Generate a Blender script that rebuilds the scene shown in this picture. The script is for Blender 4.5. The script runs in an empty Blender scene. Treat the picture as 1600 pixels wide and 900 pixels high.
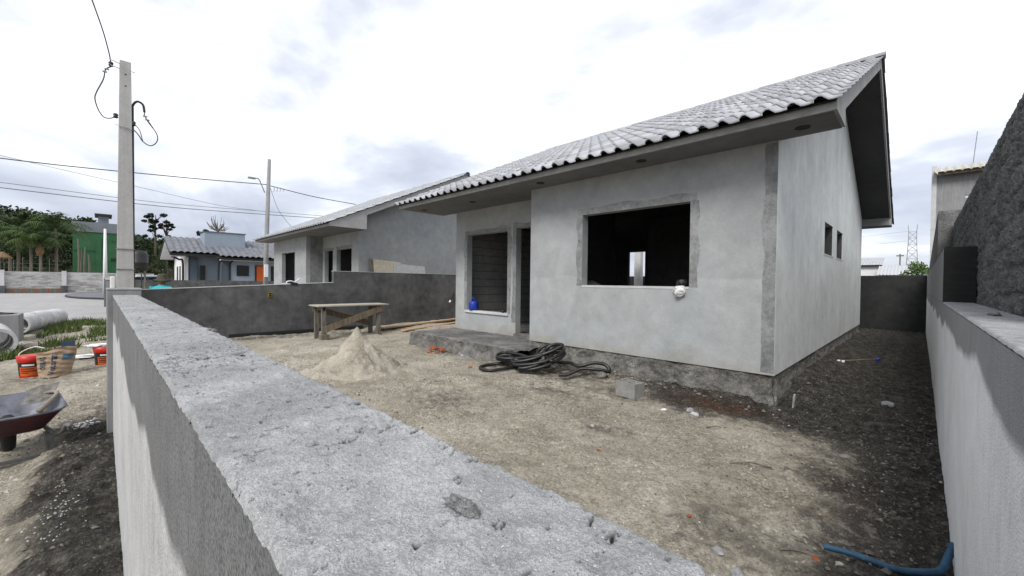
import bpy, bmesh, math, random
import numpy as np
from mathutils import Vector, Matrix, Euler
random.seed(7); rng = np.random.default_rng(7)
scene = bpy.context.scene
COL = scene.collection
R = math.radians

# ------------------------------------------------------------------ camera
cam_data = bpy.data.cameras.new('camera'); cam = bpy.data.objects.new('camera', cam_data); COL.objects.link(cam)
yaw, pitch, roll = R(44.9042), R(0.75), R(0.6972)
F = Vector((-math.sin(yaw)*math.cos(pitch), math.cos(yaw)*math.cos(pitch), -math.sin(pitch)))
Rt = Vector((math.cos(yaw), math.sin(yaw), 0)); Up = Rt.cross(F)
R2 = Rt*math.cos(roll) + Up*math.sin(roll); U2 = -Rt*math.sin(roll) + Up*math.cos(roll)
m = Matrix((R2, U2, -F)).transposed().to_4x4(); m.translation = Vector((0, 0, 1.45))
cam.matrix_world = m
cam_data.sensor_width = 36; cam_data.lens = 639.36*36/1600
cam_data.clip_start = 0.01; cam_data.clip_end = 3000
scene.camera = cam

# ------------------------------------------------------------------ world: bright overcast sky with grey cloud banks
SKY_SEED = 31.6
SUN_EL, SUN_AZ = R(44), R(160)          # azimuth clockwise from +Y: the sun stands beyond the street, behind the thin cloud
world = bpy.data.worlds.new('World'); scene.world = world; world.use_nodes = True
nt = world.node_tree; nt.nodes.clear(); N = nt.nodes.new; L = nt.links.new
def wn(t, **k):
    n = N(t)
    for a, b in k.items(): setattr(n, a, b)
    return n
sky = wn('ShaderNodeTexSky', sky_type='NISHITA', sun_disc=False); sky.sun_elevation = SUN_EL; sky.sun_rotation = SUN_AZ
tc = N('ShaderNodeTexCoord'); sep = N('ShaderNodeSeparateXYZ'); L(tc.outputs['Generated'], sep.inputs[0])
def wmath(op, a, b=None, c=None):
    n = wn('ShaderNodeMath', operation=op)
    for i, v in enumerate((a, b, c)):
        if v is None: continue
        if isinstance(v, (int, float)): n.inputs[i].default_value = v
        else: L(v, n.inputs[i])
    return n.outputs[0]
zz = wmath('ADD', wmath('MAXIMUM', sep.outputs[2], 0.0), 0.24)
cmb = N('ShaderNodeCombineXYZ'); L(wmath('DIVIDE', sep.outputs[0], zz), cmb.inputs[0]); L(wmath('DIVIDE', sep.outputs[1], zz), cmb.inputs[1]); cmb.inputs[2].default_value = SKY_SEED
n1 = wn('ShaderNodeTexNoise'); n1.inputs['Scale'].default_value = 0.85; n1.inputs['Detail'].default_value = 7; n1.inputs['Roughness'].default_value = 0.55; n1.inputs['Distortion'].default_value = 0.5
L(cmb.outputs[0], n1.inputs['Vector'])
n2 = wn('ShaderNodeTexNoise'); n2.inputs['Scale'].default_value = 2.6; n2.inputs['Detail'].default_value = 5; L(cmb.outputs[0], n2.inputs['Vector'])
den = wmath('ADD', wmath('MULTIPLY', n1.outputs[0], 0.75), wmath('MULTIPLY', n2.outputs[0], 0.25))
low = wmath('SUBTRACT', 1.0, wmath('MULTIPLY', wmath('MAXIMUM', sep.outputs[2], 0.0), 2.6)); low = wmath('MAXIMUM', low, 0.0)
den = wmath('ADD', den, wmath('MULTIPLY', low, 0.13))
ramp = N('ShaderNodeValToRGB'); L(den, ramp.inputs[0])
el = ramp.color_ramp.elements
el[0].position = 0.395; el[0].color = (0.70, 0.705, 0.70, 1); el[1].position = 0.74; el[1].color = (0.21, 0.225, 0.28, 1)
e = el.new(0.49); e.color = (0.53, 0.54, 0.555, 1); e = el.new(0.575); e.color = (0.35, 0.365, 0.41, 1)
bgc = N('ShaderNodeBackground'); L(ramp.outputs[0], bgc.inputs[0]); bgc.inputs[1].default_value = 1.12
bgs = N('ShaderNodeBackground'); L(sky.outputs[0], bgs.inputs[0]); bgs.inputs[1].default_value = 0.10
mix = N('ShaderNodeMixShader'); mix.inputs[0].default_value = 0.90; L(bgs.outputs[0], mix.inputs[1]); L(bgc.outputs[0], mix.inputs[2])
wo = N('ShaderNodeOutputWorld'); L(mix.outputs[0], wo.inputs[0])

sun_d = bpy.data.lights.new('sun', 'SUN'); sun_d.energy = 1.5; sun_d.angle = R(22); sun_d.color = (1, 0.97, 0.93)
sun = bpy.data.objects.new('sun', sun_d); COL.objects.link(sun)
sd = Vector((math.sin(SUN_AZ)*math.cos(SUN_EL), math.cos(SUN_AZ)*math.cos(SUN_EL), math.sin(SUN_EL)))
sun.rotation_euler = (-sd).to_track_quat('-Z', 'Y').to_euler(); sun.location = sd*50
vs = scene.view_settings; vs.view_transform = 'Standard'; vs.look = 'None'; vs.exposure = 1.08; vs.gamma = 1.0; vs.use_curve_mapping = False
scene.render.engine = 'CYCLES'; scene.cycles.max_bounces = 6

# ------------------------------------------------------------------ helpers
def smooth(t): return t*t*(3-2*t)
def _hash(i, j, s):
    n = (i*374761393 + j*668265263 + s*1442695041) & 0xffffffff
    n = ((n ^ (n >> 13))*1274126177) & 0xffffffff
    return ((n ^ (n >> 16)) & 0xffff)/65535.0
def vnoise(x, y, seed=0):
    x = np.asarray(x, float); y = np.asarray(y, float)
    i = np.floor(x).astype(np.int64); j = np.floor(y).astype(np.int64); u = smooth(x-i); v = smooth(y-j)
    a = _hash(i, j, seed); b = _hash(i+1, j, seed); c = _hash(i, j+1, seed); d = _hash(i+1, j+1, seed)
    return (a*(1-u)+b*u)*(1-v) + (c*(1-u)+d*u)*v - 0.5
def fbm(x, y, seed=0, octv=4, gain=0.5):
    s = 0; a = 1.0
    for k in range(octv): s = s + a*vnoise(x*2**k+k*17.3, y*2**k-k*9.1, seed+k); a *= gain
    return s
def sstep(a, b, x): return smooth(np.clip((x-a)/(b-a), 0, 1))

def link(o, parent=None, keep=True):
    COL.objects.link(o)
    if parent is not None:
        o.parent = parent
        if keep: o.matrix_parent_inverse = parent_world(parent).inverted()
    return o
def parent_world(p):
    mw = Matrix.LocRotScale(p.location, p.rotation_euler, p.scale)
    if p.parent: return parent_world(p.parent) @ p.matrix_parent_inverse @ mw
    return mw
def mesh(name, verts, faces, mat=None, parent=None, smooth_=False, keep=True, kind=None):
    me = bpy.data.meshes.new(name)
    if isinstance(verts, np.ndarray): verts = verts.reshape(-1, 3).tolist()
    if isinstance(faces, np.ndarray): faces = faces.tolist()
    me.from_pydata(verts, [], faces); me.update()
    if mat is not None: me.materials.append(mat)
    if smooth_: me.polygons.foreach_set('use_smooth', [True]*len(me.polygons))
    o = bpy.data.objects.new(name, me)
    if kind: o['kind'] = kind
    return link(o, parent, keep)
def tag(o, label, cat, group=None):
    o['label'] = label; o['category'] = cat
    if group: o['group'] = group
    return o
def thing(name, loc, label, cat, rz=0, group=None):
    o = bpy.data.objects.new(name, None); o.empty_display_size = 0.1; o.location = loc; o.rotation_euler = (0, 0, rz); COL.objects.link(o)
    return tag(o, label, cat, group)
class MB:
    """collects vertices and faces of ONE piece"""
    def __init__(s): s.v = []; s.f = []
    def add(s, v, f):
        k = len(s.v); s.v += [tuple(p) for p in v]; s.f += [tuple(i+k for i in q) for q in f]; return s
    def box(s, x0, x1, y0, y1, z0, z1):
        return s.add([(x0,y0,z0),(x1,y0,z0),(x1,y1,z0),(x0,y1,z0),(x0,y0,z1),(x1,y0,z1),(x1,y1,z1),(x0,y1,z1)],
                     [(0,3,2,1),(4,5,6,7),(0,1,5,4),(1,2,6,5),(2,3,7,6),(3,0,4,7)])
    def prism(s, poly, axis, a, b):
        """polygon in the two other axes, extruded along axis from a to b"""
        n = len(poly)
        def P(p, t):
            return {'x': (t, p[0], p[1]), 'y': (p[0], t, p[1]), 'z': (p[0], p[1], t)}[axis]
        v = [P(p, a) for p in poly] + [P(p, b) for p in poly]
        return s.add(v, [tuple(range(n))[::-1], tuple(range(n, 2*n))] + [(i, (i+1) % n, n+(i+1) % n, n+i) for i in range(n)])
    def bar(s, p, q, w, h, up=(0, 0, 1)):
        p = Vector(p); q = Vector(q); d = (q-p).normalized(); up = Vector(up)
        if abs(d.dot(up)) > 0.98: up = Vector((1, 0, 0))
        a = d.cross(up).normalized()*(w/2); b = a.cross(d).normalized()*(h/2)
        v = [p-a-b, p+a-b, p+a+b, p-a+b, q-a-b, q+a-b, q+a+b, q-a+b]
        return s.add(v, [(0,1,2,3),(7,6,5,4),(0,4,5,1),(1,5,6,2),(2,6,7,3),(3,7,4,0)])
    def tube(s, pts, r, n=8, cap=True):
        pts = [Vector(p) for p in pts]; m_ = len(pts); rs = r if hasattr(r, '__len__') else [r]*m_
        t0 = (pts[1]-pts[0]).normalized(); a = t0.orthogonal().normalized(); V = []
        for i, p in enumerate(pts):
            t = (pts[min(i+1, m_-1)]-pts[max(i-1, 0)]).normalized()
            a = (a - t*a.dot(t)); a = a.normalized() if a.length > 1e-6 else t.orthogonal().normalized()
            b = t.cross(a)
            V += [p + (a*math.cos(2*math.pi*k/n) + b*math.sin(2*math.pi*k/n))*rs[i] for k in range(n)]
        f = [(i*n+k, i*n+(k+1) % n, (i+1)*n+(k+1) % n, (i+1)*n+k) for i in range(m_-1) for k in range(n)]
        if cap: f += [tuple(range(n))[::-1], tuple(range((m_-1)*n, m_*n))]
        return s.add(V, f)
    def lathe(s, prof, n=20, c=(0, 0, 0)):
        V = [(c[0]+r*math.cos(2*math.pi*k/n), c[1]+r*math.sin(2*math.pi*k/n), c[2]+z) for r, z in prof for k in range(n)]
        m_ = len(prof)
        f = [(i*n+k, i*n+(k+1) % n, (i+1)*n+(k+1) % n, (i+1)*n+k) for i in range(m_-1) for k in range(n)]
        return s.add(V, f)
    def build(s, name, mat, parent=None, smooth_=False, keep=True, kind=None, bevel=0):
        o = mesh(name, s.v, s.f, mat, parent, smooth_, keep, kind)
        if bevel:
            bm = bmesh.new(); bm.from_mesh(o.data); bmesh.ops.bevel(bm, geom=bm.edges[:], offset=bevel, segments=2, affect='EDGES', profile=0.6); bm.to_mesh(o.data); bm.free()
        return o
def catmull(pts, k=8):
    P = [Vector(p) for p in pts]; P = [P[0]*2-P[1]] + P + [P[-1]*2-P[-2]]; out = []
    for i in range(1, len(P)-2):
        for j in range(k):
            t = j/k; a, b, c, d = P[i-1:i+3]
            out.append(0.5*((2*b) + (c-a)*t + (2*a-5*b+4*c-d)*t*t + (3*b-a-3*c+d)*t**3))
    out.append(P[-2]); return out

# ------------------------------------------------------------------ materials
def newmat(name):
    mt = bpy.data.materials.new(name); mt.use_nodes = True; return mt, mt.node_tree, mt.node_tree.nodes['Principled BSDF']
def nd(t, typ, **k):
    n = t.nodes.new(typ)
    for a, b in k.items():
        if a in n.inputs: n.inputs[a].default_value = b
        else: setattr(n, a, b)
    return n
def rampn(t, src, stops):
    r = t.nodes.new('ShaderNodeValToRGB'); t.links.new(src, r.inputs[0]); es = r.color_ramp.elements
    while len(es) > 1: es.remove(es[-1])
    es[0].position = stops[0][0]; es[0].color = (*stops[0][1], 1)
    for p, c in stops[1:]:
        q = es.new(p); q.color = (*c, 1)
    return r.outputs[0]
def mixc(t, fac, a, b, mode='MIX'):
    n = t.nodes.new('ShaderNodeMix'); n.data_type = 'RGBA'; n.blend_type = mode; n.clamp_factor = True
    for i, v in ((0, fac), (6, a), (7, b)):
        if isinstance(v, (int, float)): n.inputs[i].default_value = v
        elif isinstance(v, tuple): n.inputs[i].default_value = (*v, 1)
        else: t.links.new(v, n.inputs[i])
    return n.outputs[2]
def mth(t, op, *a):
    n = t.nodes.new('ShaderNodeMath'); n.operation = op
    for i, v in enumerate(a):
        if isinstance(v, (int, float)): n.inputs[i].default_value = v
        else: t.links.new(v, n.inputs[i])
    return n.outputs[0]
def vec(t, local=False, scale=(1, 1, 1), rot=(0, 0, 0)):
    if local: src = t.nodes.new('ShaderNodeTexCoord').outputs['Object']
    else: src = t.nodes.new('ShaderNodeNewGeometry').outputs['Position']
    mp = t.nodes.new('ShaderNodeMapping'); mp.inputs['Scale'].default_value = scale; mp.inputs['Rotation'].default_value = rot; t.links.new(src, mp.inputs[0]); return mp.outputs[0]
def noise(t, v, scale, detail=4, rough=0.55, dist=0.0):
    n = t.nodes.new('ShaderNodeTexNoise'); n.inputs['Scale'].default_value = scale; n.inputs['Detail'].default_value = detail; n.inputs['Roughness'].default_value = rough; n.inputs['Distortion'].default_value = dist
    t.links.new(v, n.inputs['Vector']); return n.outputs[0]
def bump(t, b, h, strength, dist=0.01, prev=None):
    n = t.nodes.new('ShaderNodeBump'); n.inputs['Strength'].default_value = strength; n.inputs['Distance'].default_value = dist; t.links.new(h, n.inputs['Height'])
    if prev is not None: t.links.new(prev, n.inputs['Normal'])
    t.links.new(n.outputs[0], b.inputs['Normal']); return n.outputs[0]
def cement(name, dark, light, big=0.9, mid=5.0, fine=90.0, streak=0.0, sscale=(9, 9, 0.5), bumpd=0.004, bstr=0.5, speck=0.0, damp=None, tint=None, rough=0.9, contrast=0.18, scratch=None, grain=0.0, splash=0.0, pit=False):
    """trowelled cement: mottled clouds, vertical run marks, fine grain, optional damp zone with a z edge"""
    mt, t, b = newmat(name); v = vec(t)
    a = noise(t, v, big, 7, 0.62, 0.6); c = noise(t, v, mid, 6, 0.6, 0.3); g = noise(t, v, fine, 3, 0.7)
    s = mth(t, 'ADD', mth(t, 'MULTIPLY', a, 0.62), mth(t, 'MULTIPLY', c, 0.38))
    if streak:
        st = noise(t, vec(t, scale=sscale), 1.0, 6, 0.65, 0.15)
        s = mth(t, 'ADD', mth(t, 'MULTIPLY', s, 1-streak), mth(t, 'MULTIPLY', st, streak))
    col = rampn(t, s, [(0.5-contrast, dark), (0.5, tuple((x+y)/2 for x, y in zip(dark, light))), (0.5+contrast, light)])
    if tint:
        tn = noise(t, v, 0.7, 4, 0.5, 0.8)
        col = mixc(t, mth(t, 'MULTIPLY', mth(t, 'SUBTRACT', tn, 0.42), 2.2), col, tint, 'MULTIPLY')
    if grain:
        col = mixc(t, mth(t, 'MINIMUM', mth(t, 'MAXIMUM', mth(t, 'ADD', mth(t, 'MULTIPLY', mth(t, 'SUBTRACT', g, .5), 3.2*grain), .5), 0.0), 1.0), (.42, .42, .43), (1.0, 1.0, 1.0)) if False else mixc(t, 1.0, col, rampn(t, g, [(.34, g3(1-.62*grain)), (.5, g3(1.0)), (.66, g3(1+.45*grain))]), 'MULTIPLY')
    if scratch:
        sc_, amt_, th_s = scratch
        q_ = noise(t, vec(t, scale=sc_), 1.0, 5, .7)
        col = mixc(t, mth(t, 'MULTIPLY', mth(t, 'SUBTRACT', q_, th_s), 5*amt_), col, g3(.03))
        col = mixc(t, mth(t, 'MULTIPLY', mth(t, 'SUBTRACT', 1-th_s, q_), 3*amt_), col, g3(.75))
    if damp:
        z, soft, amt, axis, ns = damp
        sp = t.nodes.new('ShaderNodeSeparateXYZ'); t.links.new(t.nodes.new('ShaderNodeNewGeometry').outputs['Position'], sp.inputs[0])
        w = noise(t, vec(t, scale=ns), 1.0, 3, 0.5)
        zz_ = mth(t, 'ADD', sp.outputs[2], mth(t, 'MULTIPLY', mth(t, 'SUBTRACT', w, 0.5), 0.35))
        mk = mth(t, 'MINIMUM', mth(t, 'MAXIMUM', mth(t, 'DIVIDE', mth(t, 'SUBTRACT', zz_, z), soft), 0.0), 1.0)
        col = mixc(t, mk, col, (amt, amt, amt*1.01), 'MULTIPLY')
    if splash:
        sz_ = t.nodes.new('ShaderNodeSeparateXYZ'); t.links.new(t.nodes.new('ShaderNodeNewGeometry').outputs['Position'], sz_.inputs[0])
        k_ = mth(t, 'DIVIDE', mth(t, 'SUBTRACT', splash, mth(t, 'ADD', sz_.outputs[2], mth(t, 'MULTIPLY', mth(t, 'SUBTRACT', noise(t, v, 2.2, 7, .7), .5), .9))), .35)
        col = mixc(t, mth(t, 'MINIMUM', k_, .75), col, (.88, .78, .62), 'MULTIPLY')
    if speck:
        col = mixc(t, mth(t, 'MULTIPLY', mth(t, 'SUBTRACT', g, 0.56), 6*speck), col, (0.05, 0.05, 0.05))
        col = mixc(t, mth(t, 'MULTIPLY', mth(t, 'SUBTRACT', 0.44, g), 4*speck), col, (0.85, 0.86, 0.86))
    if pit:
        pa_ = t.nodes.new('ShaderNodeAttribute'); pa_.attribute_name = 'pit'; col = mixc(t, pa_.outputs['Fac'], col, g3(.022))  # pits painted near black: dirt and hollow shade put into the colour
    t.links.new(col, b.inputs['Base Color']); b.inputs['Roughness'].default_value = rough; b.inputs['Specular IOR Level'].default_value = 0.25
    h = mth(t, 'ADD', mth(t, 'MULTIPLY', g, 0.5), mth(t, 'MULTIPLY', c, 1.0))
    if streak: h = mth(t, 'ADD', h, mth(t, 'MULTIPLY', st, 0.6))
    bump(t, b, h, bstr, bumpd); return mt
def simple(name, c1, c2=None, rough=0.7, scale=6, local=True, metal=0, bstr=0.2, bd=0.003, spec=0.4, stretch=(1, 1, 1), detail=5):
    mt, t, b = newmat(name); c2 = c2 or tuple(x*0.8 for x in c1)
    n = noise(t, vec(t, local, stretch), scale, detail, 0.6, 0.3)
    t.links.new(rampn(t, n, [(0.32, c2), (0.66, c1)]), b.inputs['Base Color'])
    b.inputs['Roughness'].default_value = rough; b.inputs['Metallic'].default_value = metal; b.inputs['Specular IOR Level'].default_value = spec
    if bstr: bump(t, b, n, bstr, bd)
    return mt
def g3(v, r=1.0, g=1.0, b=1.0): return (v*r, v*g, v*b)

M = {}
M['facade'] = cement('cement_facade', g3(.275, .97, 1, 1), g3(.405, .98, 1.005, 1.0), big=1.9, mid=5, fine=60, streak=0.10, sscale=(4, 4, .8), bstr=.3, tint=(.91, .955, 1.0), contrast=.17, grain=.10, damp=(1.56, .03, .90, 'z', (1.3, 1.3, 1.5)), splash=.55, scratch=((5, 5, 4), .06, .60))
M['sidewall'] = cement('cement_side', g3(.48, .965, 1, .985), g3(.74, .98, 1, .985), big=1.5, mid=8, fine=60, streak=0.32, sscale=(2.6, 2.6, .5), bstr=.3, contrast=.16, grain=.12, scratch=((12, 12, 2.0), .10, .60), splash=.42)
M['patch'] = cement('cement_patch', g3(.13, .98, 1, 1), g3(.29, .98, 1, 1), big=4, mid=18, fine=70, bstr=.8, bumpd=.008, contrast=.14, grain=.3)
M['frontwall'] = cement('cement_front_wall', g3(.30), g3(.52), big=2.2, mid=14, fine=230, streak=.22, sscale=(30, 30, 3.5), bstr=1.0, bumpd=.003, damp=(1.035, .03, .36, 'z', (1.2, 1.2, .2)), contrast=.17, grain=.85, scratch=((100, 100, 15), .62, .565))
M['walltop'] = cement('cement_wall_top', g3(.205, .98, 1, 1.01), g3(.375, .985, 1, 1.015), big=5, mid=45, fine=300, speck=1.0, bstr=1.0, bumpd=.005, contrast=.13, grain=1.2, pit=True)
M['rightwall'] = cement('cement_right_wall', g3(.62), g3(.86, .99, 1, 1.0), big=1.5, mid=12, fine=180, streak=.25, sscale=(16, 16, 1.2), bstr=1.0, bumpd=.004, damp=(1.125, .04, .36, 'z', (.9, .9, .2)), contrast=.17, grain=.7, scratch=((62, 62, 9), .45, .575))
M['damp'] = cement('cement_damp', g3(.042), g3(.13, 1, 1, 1.01), big=1.1, mid=5, fine=60, bstr=.45, streak=.1, contrast=.14, grain=.4)
M['dampdark'] = cement('cement_damp_dark', g3(.018), g3(.042), big=.9, mid=6, bstr=.3, contrast=.15, grain=.3)
M['pillar'] = cement('cement_pillar', g3(.014), g3(.034), big=2, mid=30, streak=.4, sscale=(3, 3, 30), bstr=.6, contrast=.18)
M['rough'] = cement('cement_splatter', g3(.085), g3(.22), big=3, mid=30, fine=110, bstr=1.0, bumpd=.02, contrast=.14, grain=.8)
M['plinth'] = cement('cement_plinth', g3(.075, 1, .95, .87), g3(.25, 1, .96, .89), big=3.5, mid=18, fine=90, bstr=1.0, bumpd=.025, contrast=.14, grain=.9)
M['slab'] = cement('cement_slab', g3(.07, 1, .96, .90), g3(.24, 1, .98, .95), big=1.8, mid=10, fine=100, bstr=.9, bumpd=.01, contrast=.15, grain=.6)
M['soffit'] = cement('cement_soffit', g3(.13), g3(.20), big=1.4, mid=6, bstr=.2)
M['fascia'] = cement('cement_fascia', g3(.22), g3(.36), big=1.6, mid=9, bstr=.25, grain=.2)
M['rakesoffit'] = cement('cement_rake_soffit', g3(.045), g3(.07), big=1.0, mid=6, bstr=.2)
M['post'] = cement('cement_post', g3(.16), g3(.30), big=3, mid=20, streak=.5, sscale=(24, 24, 1.5), bstr=.5)
M['lightcement'] = cement('cement_light', g3(.38), g3(.56), big=1, mid=8, bstr=.3)
M['block'] = cement('concrete_block', g3(.18, 1, .98, .93), g3(.30, 1, .98, .94), big=8, mid=30, fine=150, bstr=.8, bumpd=.005, grain=.4)
M['interior'] = cement('interior_shade_mortar', g3(.045), g3(.085), big=2, mid=10, bstr=.4)  # darker than raw mortar: the gloom of the rooms put into the colour
M['polecement'] = cement('pole_concrete', g3(.28, 1, .99, .97), g3(.44, 1, .99, .97), big=1.5, mid=14, streak=.35, sscale=(14, 14, .9), bstr=.4)
M['pipeconc'] = cement('pipe_concrete', g3(.36), g3(.62), big=3, mid=14, bstr=.5)
def tilemat(name, dark, light):
    mt, t, b = newmat(name)
    oi = t.nodes.new('ShaderNodeObjectInfo'); n = noise(t, vec(t), 3.5, 6, .6)
    s = mth(t, 'ADD', mth(t, 'MULTIPLY', n, .68), mth(t, 'MULTIPLY', oi.outputs['Random'], .32))
    t.links.new(rampn(t, s, [(.35, dark), (.68, light)]), b.inputs['Base Color']); b.inputs['Roughness'].default_value = .62; b.inputs['Specular IOR Level'].default_value = .35
    bump(t, b, noise(t, vec(t), 140, 3, .6), .25, .002); return mt
M['tile'] = tilemat('roof_tile_grey', g3(.25, .97, 1, 1.06), g3(.42, .97, 1, 1.06))
M['tilefar'] = tilemat('roof_tile_pale', g3(.32, .98, 1, 1.04), g3(.44, .98, 1, 1.04))
M['tilegrey'] = tilemat('roof_tile_slate', g3(.09, .97, 1, 1.12), g3(.20, .97, 1, 1.12))
M['tilebeige'] = tilemat('fibre_roof_beige', (.36, .33, .25), (.55, .52, .42))
M['dark'] = simple('dark_void', g3(.01), g3(.008), bstr=0)
M['wood'] = simple('weathered_wood', (.21, .165, .115), (.085, .065, .045), .8, 3, stretch=(9, 9, 1), bstr=.5)
M['woodgrey'] = simple('grey_wood', (.19, .175, .145), (.075, .066, .053), .85, 3, stretch=(8, 8, 1.2), bstr=.5)
M['plank'] = simple('pine_plank', (.50, .35, .22), (.30, .19, .11), .75, 3, stretch=(10, 1.2, 10), bstr=.4)
M['tabletop'] = simple('table_board', (.42, .39, .33), (.26, .235, .19), .8, 4, stretch=(6, 1, 6), bstr=.3)
M['hose'] = simple('black_hose', g3(.018), g3(.007), .42, 20, bstr=.2, spec=.5)
M['bluepipe'] = simple('blue_conduit', (.035, .11, .19), (.018, .055, .10), .6, 18, bstr=.2)
M['bluejug'] = simple('blue_plastic', (.015, .05, .36), (.01, .03, .24), .35, 5, bstr=0)
M['white'] = simple('white_plastic', g3(.72), g3(.58), .6, 20, bstr=.2)
M['black'] = simple('black_plastic', g3(.02), g3(.012), .5, 10, bstr=.1)
M['metal'] = simple('galvanised_metal', g3(.34), g3(.2), .45, 12, metal=.7, bstr=.1)
M['wire'] = simple('cable_black', g3(.05), g3(.03), .6, 4, bstr=0)
M['wiregrey'] = simple('cable_grey', g3(.16), g3(.11), .6, 4, bstr=0)
M['red'] = simple('bucket_red', (.50, .018, .006), (.36, .012, .005), .42, 9, bstr=.05)
M['orange'] = simple('bucket_orange', (.55, .11, .008), (.45, .07, .006), .5, 9, bstr=.05)
M['bag'] = simple('kraft_paper', (.33, .24, .16), (.20, .14, .09), .85, 5, bstr=.5, bd=.01)
M['navy'] = simple('navy_print', (.012, .035, .075), (.01, .022, .05), .7, 10, bstr=0)
M['bagblue'] = simple('blue_print', (.06, .14, .21), (.04, .09, .15), .7, 10, bstr=0)
M['barrowtray'] = simple('barrow_inside', (.20, .205, .24), (.10, .105, .125), .6, 9, bstr=.4, metal=.2)
M['barrowred'] = simple('barrow_maroon', (.075, .012, .018), (.03, .008, .01), .5, 10, bstr=.3)
M['barrowframe'] = simple('barrow_frame', g3(.17), g3(.08), .6, 12, bstr=.3)
M['shovel'] = simple('mortar_crusted_steel', (.17, .16, .145), (.045, .042, .038), .75, 14, bstr=.6)
M['handle'] = simple('worn_handle', (.27, .235, .19), (.15, .125, .10), .7, 9, stretch=(1, 1, 6), bstr=.3)
M['brick'] = simple('orange_brick', (.38, .10, .035), (.17, .045, .018), .9, 14, bstr=.5)
M['rubblegrey'] = simple('grey_rubble', g3(.36), g3(.18), .95, 14, bstr=.6)
M['lump'] = cement('mortar_lump', g3(.09), g3(.30), big=60, mid=200, fine=700, bstr=1, bumpd=.004, grain=.8)
M['greenwall'] = simple('green_wall', (.030, .112, .048), (.022, .085, .036), .85, .8, local=False, bstr=.05)
M['greyroof'] = simple('greyblue_parapet', (.17, .185, .215), (.14, .155, .18), .8, 1, local=False, bstr=.05)
M['bluewall'] = simple('pale_blue_wall', (.26, .305, .365), (.22, .265, .32), .85, .9, local=False, bstr=.05)
M['bluewall2'] = simple('slate_blue_wall', (.085, .11, .14), (.07, .09, .115), .85, .9, local=False, bstr=.05)
M['whitewall'] = simple('white_wall', g3(.68), g3(.60), .85, 1, local=False, bstr=.05)
M['trimblack'] = simple('black_trim', g3(.014), g3(.010), .6, 4, bstr=0)
M['door'] = simple('orange_door', (.55, .11, .008), (.45, .08, .006), .5, 3, stretch=(6, 6, .6), bstr=.05)
M['glass'] = simple('dark_glass', g3(.015), g3(.012), .08, 2, bstr=0, spec=.8)
M['bark'] = simple('bark', (.13, .105, .08), (.06, .05, .04), .95, 6, bstr=.6, stretch=(3, 3, .6))
M['palmbark'] = simple('palm_bark', (.17, .155, .125), (.09, .08, .065), .9, 8, bstr=.5, stretch=(1, 1, 3))
M['deadfrond'] = simple('dead_frond', (.20, .125, .065), (.10, .065, .035), .9, 6, bstr=.3)
def leafmat(name, a, b_):
    mt, t, b = newmat(name); at = t.nodes.new('ShaderNodeAttribute'); at.attribute_name = 'tone'
    t.links.new(rampn(t, at.outputs['Fac'], [(.0, a), (1, b_)]), b.inputs['Base Color']); b.inputs['Roughness'].default_value = .6; b.inputs['Specular IOR Level'].default_value = .25
    return mt
M['leaf'] = leafmat('leaf_dark', (.007, .015, .005), (.036, .060, .016))
M['leaf2'] = leafmat('leaf_mid', (.010, .022, .006), (.042, .066, .017))
M['hillground'] = simple('hill_undergrowth', (.016, .026, .010), (.008, .014, .005), .95, .2, local=False, bstr=0)
M['leafblack'] = leafmat('leaf_pine', (.006, .012, .006), (.018, .03, .012))
M['palm'] = leafmat('leaf_palm', (.014, .032, .008), (.070, .11, .026))
M['grass'] = leafmat('leaf_grass', (.022, .045, .008), (.125, .160, .040))
M['hillforest'] = leafmat('leaf_hill', (.010, .020, .007), (.040, .060, .020))
M['bright'] = leafmat('leaf_bright', (.06, .11, .03), (.18, .26, .09))
M['skin'] = simple('skin', (.32, .19, .13), (.27, .155, .105), .6, 8, bstr=0)
M['shirt'] = simple('turquoise_shirt', (.02, .42, .46), (.015, .30, .34), .8, 9, bstr=.3, bd=.01)
M['trousers'] = simple('dark_trousers', g3(.04), g3(.025), .9, 9, bstr=.2)
M['hat'] = simple('olive_hat', (.065, .065, .04), (.03, .03, .018), .9, 12, bstr=.3)
M['carblue'] = simple('car_blue', (.012, .04, .13), (.01, .03, .1), .3, 3, bstr=0)
M['stonebeige'] = simple('speckled_stone', (.52, .47, .38), (.30, .26, .19), .55, 26, bstr=.1)
M['stonewhite'] = simple('pale_stone', g3(.45), g3(.28), .6, 20, bstr=.2)
M['yellow'] = simple('yellow_conduit', (.28, .22, .02), (.2, .15, .01), .5, 8, bstr=0)
M['road'] = cement('road_asphalt', g3(.26, 1, .985, .97), g3(.36, 1, .985, .97), big=.5, mid=3, fine=30, bstr=.3, streak=.3, sscale=(.25, 3, 3))
M['pavement'] = cement('pavement', g3(.12, .98, .98, 1.1), g3(.17, .98, .98, 1.1), big=.4, mid=3, bstr=.2)
M['kerb'] = simple('kerb_dark', g3(.05), g3(.03), .9, 3, bstr=.2)
M['stain'] = simple('spilled_lime', g3(.55), g3(.25), .9, 30, bstr=.5)
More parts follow.
